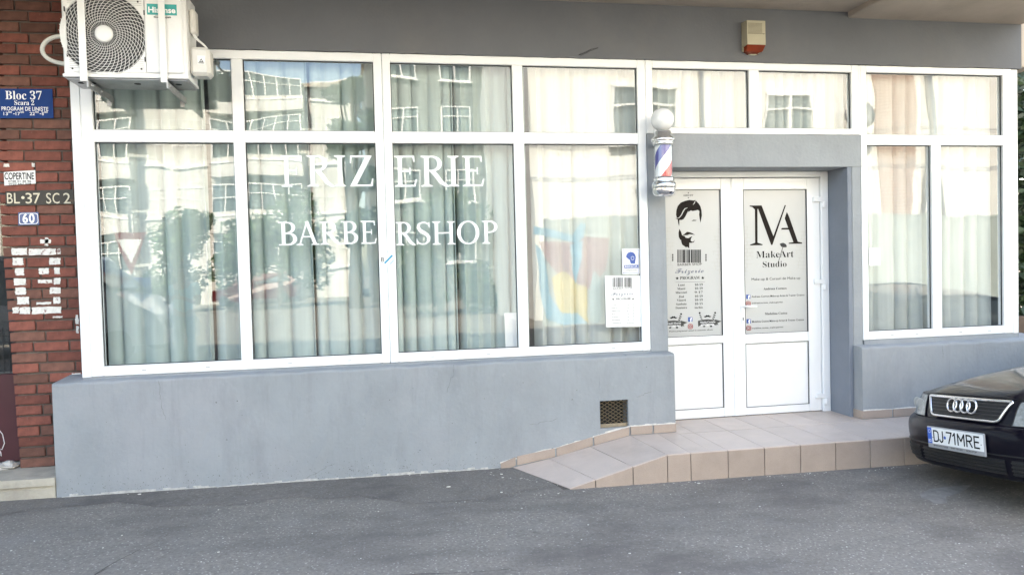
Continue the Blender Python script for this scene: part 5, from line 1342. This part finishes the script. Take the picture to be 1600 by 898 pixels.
# ================================================================== ACROSS THE STREET (seen in the glass)
CREAM = mat('cream_facade', (.82, .815, .785), .9, .05, .8, .3, 20); layer(CREAM, (.68, .65, .59), 1.2, .55, .75, .4)
PALE = mat('pale_block_facade', (.66, .65, .62), .9, .10, .5); layer(PALE, (.46, .44, .41), .8, .55, .75, .5)
WFR = mat('far_window_frame', (.82, .82, .82), .4, .02); WGL = mat('far_window_glass', (.10, .13, .14), .08, .2, 2)
def far_window(mb, x0, x1, z0, z1, Y, sub=2):
    mb.box(x0, x1, Y-.12, Y-.06, z0, z1, 0, 1)
    f = .07; mb.box(x0, x1, Y-.06, Y+.03, z1-f, z1); mb.box(x0, x1, Y-.06, Y+.03, z0, z0+f); mb.box(x0, x0+f, Y-.055, Y+.025, z0, z1); mb.box(x1-f, x1, Y-.055, Y+.025, z0, z1)
    for k in range(1, sub): xx = x0+(x1-x0)*k/sub; mb.box(xx-f/2, xx+f/2, Y-.057, Y+.027, z0+f, z1-f)
    mb.box(x0+f, x1-f, Y-.056, Y+.026, z0+(z1-z0)*.62, z0+(z1-z0)*.62+f*.8)
    mb.box(x0-.1, x1+.1, Y-.05, Y+.12, z0-.10, z0-.02)
    return mb
YBK = -37.0
ab = thing('apartment_block', 'pale four storey apartment block across the street with rows of white balcony windows', 'building', (-9, YBK-5, 0))
MB().box(-26, -1.0, YBK-10, YBK, -.3, 12.0).build('wall', PALE, ab)
mb = MB(); mb.box(-26.4, -.6, YBK-10.3, YBK+.7, 12.0, 12.35); mb.box(-17.5, -12, YBK-6, YBK-2, 12.35, 14.1); mb.build('roof', SOFF, ab)
for k in range(4): MB().box(-17.3, -12.7, YBK+.01, YBK+1.2, 1.0+3*k, 2.1+3*k).build('balcony', PALE, ab); MB().box(-8.6, -4.0, YBK+.01, YBK+1.1, 1.0+3*k, 2.1+3*k).build('balcony', PALE, ab)
for k in range(4):
    for (a, b, yy, sub) in ((-24.5, -23.0, 0, 2), (-21.6, -18.6, 0, 4), (-17.2, -12.8, 1.12, 6), (-12.3, -11.2, 0, 2), (-10.8, -9.0, 0, 3), (-8.5, -4.1, 1.02, 6), (-3.6, -1.5, 0, 3)):
        far_window(MB(), a, b, 2.2+3*k if sub == 5 else 1.9+3*k, 3.6+3*k, YBK+yy, sub).build('window', [WFR, WGL], ab)
GREYB = mat('dark_filler_facade', (.13, .135, .13), .9, .15, .6); layer(GREYB, (.19, .19, .18), 1.4, .55, .75, .5)
gb = thing('added_grey_block', 'added dark grey block across the street that keeps the third pane dim', 'building', (3.5, -33, 0))  # added building, kept dark so the third pane mirrors little light
MB().box(-.4, 9.0, -42, -31, -.3, 13.5).build('wall', GREYB, gb)
MB().box(-.7, 9.3, -42.3, -30.6, 13.5, 13.9).build('roof', SOFF, gb)
for k in range(4):
    for (a, b) in ((.6, 2.2), (3.4, 5.0), (6.2, 7.8)): far_window(MB(), a, b, 1.9+3.1*k, 3.5+3.1*k, -31+.07, 2).build('window', [WFR, WGL], gb)
YCW = -14.0
cb = thing('cream_house', 'sunlit cream house opposite the shop with a brick strip and small white windows', 'building', (11, YCW-4, 0))
MB().box(4.15, 24, YCW-8, YCW, -.3, 10.5).build('wall', CREAM, cb)
far_window(MB(), at(957, 158, 14-.0).x if False else 6.55, 8.35, 4.95, 6.5, YCW+.07, 2).build('window', [WFR, WGL], cb)
far_window(MB(), 11.0, 12.7, 4.95, 6.5, YCW+.07, 2).build('window', [WFR, WGL], cb)
mb = MB()
for k in range(95):
    zz_ = .1+k*.1; off = .11 if k % 2 else 0; x = 14.7-off
    while x < 16.1:
        x0, x1 = max(14.7, x), min(16.1, x+.23)
        if x1-x0 > .03: mb.box(x0, x1-.012, YCW+.002, YCW+.08, zz_, zz_+.085)
        x += .23
o_bs = mb.build('brick_strip', mat('salmon_brick', (.52, .36, .29), .9, .15, 6), cb)
o_bs['kind'] = 'stuff'
MB().box(9.05, 9.17, YCW+.05, YCW+.17, 0, 10.4).build('downpipe', STEEL, cb); MB().box(16.5, 16.62, YCW+.05, YCW+.17, 0, 10.4).build('downpipe', STEEL, cb)
dish = thing('satellite_dish', 'grey satellite dish on the cream house opposite, mirrored in the right window', 'satellite dish', (13.9, YCW+.5, 5.6))
mb = MB(); mb.lathe([(0, -.10), (.22, -.07), (.42, 0), (.43, .012), (.22, -.055), (0, -.085)], (13.9, YCW+.55, 5.7), 28, axis='y'); mb.tube([(13.9, YCW+.02, 5.4), (13.9, YCW+.45, 5.65)], .025, 6); mb.tube([(13.9, YCW+.6, 5.3), (13.9, YCW+.95, 5.65)], .012, 5); mb.build('dish', STEEL, dish)
# low garden wall with a mural
YG = -11.9
GW = mat('teal_grey_wall', (.42, .48, .46), .9, .12, 1.3); layer(GW, (.27, .34, .34), 1.1, .52, .7, .6)
gwall = thing('mural_wall', 'low painted wall opposite with a blue maroon and yellow mural, mirrored in the fourth pane', 'wall', (6.5, YG-.1, 0))
MB().box(4.0, 22, YG-.25, YG, -.3, 2.75).build('wall', GW, gwall)
def mural(pts, m, k):
    P_ = []
    for x, y in pts:
        v = at(800+x*.3342, 300+y*.3342, -YG); P_.append((v.x, YG+.004+.003*k, v.z))
    mb = MB(); mb.add(P_, [tuple(range(len(P_)))]); mb.build('painted_shape', m, gwall)
MUB = mat('mural_blue', (.20, .42, .56), .8, .15, 3); MUM = mat('mural_maroon', (.36, .22, .22), .8, .15, 3); MUY = mat('mural_yellow', (.64, .54, .22), .8, .15, 3); MUG = mat('mural_aqua', (.38, .49, .49), .8, .15, 3)
mural([(85, 165), (290, 205), (330, 150), (355, 155), (340, 215), (310, 240), (80, 205)], MUB, 2)
mural([(110, 240), (300, 240), (340, 210), (470, 215), (460, 380), (380, 470), (200, 390), (150, 330)], MUM, 0)
mural([(180, 420), (240, 385), (300, 440), (365, 460), (360, 600), (370, 640), (300, 600), (220, 580)], MUY, 1)
mural([(95, 250), (130, 290), (170, 480), (230, 590), (310, 590), (390, 660), (280, 665), (160, 610), (110, 420)], MUB, 3)
mural([(275, 250), (335, 230), (330, 320), (290, 440), (275, 380)], MUB, 4)
mural([(400, 380), (430, 420), (430, 600), (405, 645), (375, 620), (375, 480)], MUG, 3)
TG = 'street trees across the road'
tree('street_tree', 'tall dark green tree in front of the apartment block, nearest the road', -.9, -25, 9.6, 1.7, 5200, .13, LEAFD, 31, TG, .22)
tree('street_tree', 'round low green tree before the apartment block balconies', -8.2, -28, 4.3, 2.4, 4200, .13, LEAF, 41, TG, .2)
tree('street_tree', 'broad dark tree beside the cream house', 2.1, -20, 4.2, 2.2, 4200, .13, LEAFD, 51, TG, .12)
tree('street_tree', 'low bushy tree mirrored behind the BARBE lettering', -4.2, -26.5, 4.6, 2.9, 5200, .13, LEAF, 61, TG, .15)
# simple vehicles across the road, each with its own shape
def far_car(label, x, y, rz, paint, van=False):
    t = thing('van' if van else 'hatchback', label, 'van' if van else 'car', (x, y, gz(x)), rz=rz)
    L, W, H = (4.9, 1.0, 2.0) if van else (3.9, .83, 1.45)
    side = [(-L/2, .3), (-L/2+.03, .95), (-L/2+.25, H-.12), (-L/2+.55, H), (L*.12, H), (L*.27, H*.66 if van else .95), (L/2-.12, .84), (L/2, .62), (L/2, .28)]
    mb = MB(); n = len(side)
    for s_ in (-1, 1): mb.add([(a, s_*(W-(.16 if b > 1 else 0)), b) for a, b in side], [tuple(range(n))])
    mb.add([(a, -(W-(.16 if b > 1 else 0)), b) for a, b in side]+[(a, (W-(.16 if b > 1 else 0)), b) for a, b in side], [(i, (i+1) % n, n+(i+1) % n, n+i) for i in range(n)]); mb.build('body', paint, t, True)
    mb = MB(); 
    for s_ in (-1, 1):
        yo = W-.155 if True else W
        mb.add([(-L/2+.4, s_*(W-.05), 1.02), (L*.2, s_*(W-.05), 1.02), (L*.1, s_*(W-.145), H-.1), (-L/2+.55, s_*(W-.145), H-.1)], [(0, 1, 2, 3)])
    mb.add([(L*.135, -W+.25, H-.07), (L*.135, W-.25, H-.07), (L*.285, W-.15, (H*.66 if van else .95)+.03), (L*.285, -W+.15, (H*.66 if van else .95)+.03)], [(0, 1, 2, 3)]); mb.build('windows', WGL, t, True)
    for xx in (-L*.32, L*.32):
        for s_ in (-1, 1):
            mb = MB(); mb.lathe([(.0, -.09), (.29, -.09), (.31, -.06), (.31, .06), (.29, .09), (0, .09)], (xx, s_*(W-.07), .31), 24, axis='y'); mb.build('wheel', TYRE, t, True)
    mb = MB()
    for s_ in (-1, 1): mb.box(L/2-.03, L/2+.01, s_*(W-.3)-.14, s_*(W-.3)+.14, .58, .74, .02)
    mb.build('headlight', LAMP, t, True)
far_car('red hatchback across the street, mirrored low between the first two panes', -6.2, -34.0, math.pi, mat('red_paint', (.11, .008, .008), .35, .03, coat=.3))
far_car('silver van across the street, mirrored in the leftmost pane', -6.2, -9.6, .12, mat('silver_paint', (.50, .52, .54), .3, .03, metal=.3, coat=1), True)
# traffic signs on one post
YT = -10.2; v = at(202, 445, -YT)
sg = thing('traffic_sign_post', 'grey post with red yield triangle and blue crossing sign across the street', 'traffic sign', (v.x, YT, gz(v.x)))
MB().tube([(v.x, YT-.05, gz(v.x)), (v.x, YT-.05, 3.4)], .035, 8).build('post', STEEL, sg)
zc_ = 2.1; s_ = .36
mb = MB(); mb.prism([(v.x-s_, zc_+.42), (v.x+s_, zc_+.42), (v.x, zc_-.42)], YT-.006, YT); o_t = mb.build('yield_triangle', mat('sign_red', (.24, .03, .03), .5), sg)
MB().prism([(v.x-.26, zc_+.27), (v.x+.26, zc_+.27), (v.x, zc_-.17)], YT+.001, YT+.003).build('white_field', VINYL, o_t)
mb = MB(); mb.box(v.x-.36, v.x+.36, YT-.006, YT, .95, 1.62); o_t = mb.build('crossing_panel', BLUEP, sg)
MB().prism([(v.x-.28, 1.02), (v.x+.28, 1.02), (v.x, 1.52)], YT+.001, YT+.003).build('white_field', VINYL, o_t)
mb = MB()
for k in (-1, 0, 1): mb.prism([(v.x+k*.12-.03, 1.06), (v.x+k*.12+.03, 1.06), (v.x+k*.07+.02, 1.26), (v.x+k*.07-.02, 1.26)], YT+.004, YT+.005)
mb.build('walking_symbol', BLACK, o_t)
up = thing('utility_pole', 'tall grey concrete utility pole carrying overhead cables across the street', 'utility pole', (-8.4, -12, 0)); MB().tube([(-8.4, -12, -.1), (-8.4, -12, 9.0)], [.16, .10], 10).build('shaft', CONC, up)
MB().box(-9.1, -7.7, -12.05, -11.95, 8.3, 8.4).build('crossarm', STEEL, up)
oc = MB()
for k in range(4):
    z0_ = 8.3-.35*k; oc.tube([(-30+54*i/16, -12+.1*k, z0_-1.6*(1-((i-8)/8)**2)*.55+(.4 if k % 2 else 0)) for i in range(17)], .012, 4)
tag(oc.build('overhead_cables', GASK), 'sagging black overhead cables across the street', 'cables')

# ================================================================== PERSON on the street, mirrored in the leftmost window
pe = thing('person', 'person in a pale teal T-shirt and grey trousers standing on the street holding a phone', 'person', (-3.05, -6.5, gz(-3)))
SKIN = mat('skin', (.42, .26, .19), .6, .06, 8); SHIRT = mat('teal_shirt', (.30, .58, .58), .85, .08, 6); TROU = mat('grey_trousers', (.17, .19, .20), .9, .1, 6); HAIR = mat('dark_hair', (.02, .016, .013), .7, .2, 30)
def skin(name, V, E, Rr, m, parent, root=0, sub=2):
    me = bpy.data.meshes.new(name); me.from_pydata(V, E, []); o = bpy.data.objects.new(name, me); COL.objects.link(o)
    mo = o.modifiers.new('s', 'SKIN'); mo.use_smooth_shade = True
    ms = o.modifiers.new('u', 'SUBSURF'); ms.levels = sub; ms.render_levels = sub
    if not me.skin_vertices: me.attributes.new('skin_dummy', 'FLOAT', 'POINT')
    try:
        sv = me.skin_vertices[0].data
    except Exception:
        bm = bmesh.new(); bm.from_mesh(me); bm.verts.layers.skin.verify(); bm.to_mesh(me); bm.free(); sv = me.skin_vertices[0].data
    for i, r_ in enumerate(Rr): sv[i].radius = r_ if isinstance(r_, tuple) else (r_, r_)
    for i in range(len(V)): sv[i].use_root = (i == root)
    me2 = bpy.data.meshes.new_from_object(o.evaluated_get(bpy.context.evaluated_depsgraph_get())); bpy.data.objects.remove(o)
    me2.materials.clear(); me2.materials.append(m)
    return link(bpy.data.objects.new(name, me2), parent, True)
# faces +y (towards the shop); forearms raised, both hands on the phone
Vb = [(0, 0, .95), (0, 0, 1.10), (0, .0, 1.28), (0, -.01, 1.42), (0, 0, 1.50), (0, .015, 1.58), (0, .02, 1.66), (0, .01, 1.73),
      (-.185, -.01, 1.40), (-.25, .02, 1.13), (-.09, .24, 1.22), (.185, -.01, 1.40), (.25, .02, 1.13), (.09, .24, 1.22),
      (-.095, 0, .88), (-.10, .01, .50), (-.10, -.01, .09), (-.115, .13, .035), (.095, 0, .88), (.10, .01, .50), (.10, -.01, .09), (.115, .13, .035), (-.045, .30, 1.25), (.045, .30, 1.25)]
Eb = [(0, 1), (1, 2), (2, 3), (3, 4), (4, 5), (5, 6), (6, 7), (3, 8), (8, 9), (9, 10), (3, 11), (11, 12), (12, 13), (0, 14), (14, 15), (15, 16), (16, 17), (0, 18), (18, 19), (19, 20), (20, 21), (10, 22), (13, 23)]
Rb_ = [(.15, .105), (.145, .10), (.16, .115), (.13, .09), (.055, .058), (.075, .085), (.078, .095), (.05, .06), .058, .045, .032, .058, .045, .032, .085, .062, .042, (.04, .03), .085, .062, .042, (.04, .03), (.024, .03), (.024, .03)]
body = skin('body', Vb, Eb, Rb_, SKIN, pe)
for p_ in body.data.polygons: pass
# clothes follow the body
grow = lambda r_, g: (r_[0]+g, r_[1]+g) if isinstance(r_, tuple) else (r_+g, r_+g)
Vs = [Vb[0], Vb[1], Vb[2], (0, -.01, 1.41), (0, 0, 1.45), Vb[8], (-.22, .005, 1.25), Vb[11], (.22, .005, 1.25)]
skin('shirt', Vs, [(0, 1), (1, 2), (2, 3), (3, 4), (3, 5), (5, 6), (3, 7), (7, 8)], [(.165, .12), (.160, .115), (.172, .127), (.14, .10), (.07, .07), (.075, .075), (.072, .072), (.075, .075), (.072, .072)], SHIRT, pe)
Vt = [(0, 0, .93), (-.095, 0, .86), (-.10, .01, .50), (-.10, -.01, .10), (.095, 0, .86), (.10, .01, .50), (.10, -.01, .10)]
skin('trousers', Vt, [(0, 1), (1, 2), (2, 3), (0, 4), (4, 5), (5, 6)], [(.158, .115), .10, .078, .062, .10, .078, .062], TROU, pe)
hm = bmesh.new(); bmesh.ops.create_uvsphere(hm, u_segments=20, v_segments=14, radius=1)
for v_ in hm.verts: v_.co = Vector((v_.co.x*.086, v_.co.y*.103-.012, max(v_.co.z, -.25 if v_.co.y < -.1 else .10)*.095+1.685))
me = bpy.data.meshes.new('hair'); hm.to_mesh(me); hm.free(); me.materials.append(HAIR); link(bpy.data.objects.new('hair', me), pe, True)
mb = MB()
for s_ in (-1, 1):
    mb.lathe([(0, 0), (.011, .003), (.0, .006)], (s_*.032, .105, 1.655), 10, axis='y')
mb.build('eyes', BLACK, pe, True)
mb = MB(); mb.tube([(0, .105, 1.655), (0, .124, 1.625), (0, .108, 1.612)], [.008, .014, .010], 8); mb.build('nose', SKIN, pe, True)
mb = MB(); mb.tube([(-.024, .098, 1.588), (0, .106, 1.586), (.024, .098, 1.588)], [.003, .006, .003], 6); mb.build('mouth', mat('lip', (.32, .12, .10), .5), pe, True)
for s_ in (-1, 1):
    for k in range(4):
        mb = MB(); a = Vector((s_*.045, .315, 1.27-.018*k)); mb.tube([a, a+Vector((s_*.012, .03, 0)), a+Vector((-s_*.02, .043-.004*k, .0)), a+Vector((-s_*(.042-.004*k), .03, 0))], [.0095, .009, .008, .006], 6); mb.build('finger', SKIN, pe, True)
    mb = MB(); a = Vector((s_*.045, .30, 1.275)); mb.tube([a, a+Vector((-s_*.012, .0, .03)), a+Vector((-s_*.03, .012, .048))], [.011, .010, .007], 6); mb.build('thumb', SKIN, pe, True)
ph = MB(); ph.box(-3.05-.04, -3.05+.04, -6.5+.322, -6.5+.331, 1.215+.02, 1.375+.02, .003)
tag(ph.build('phone', BPL), 'dark phone held up by the person in the teal T-shirt', 'phone')
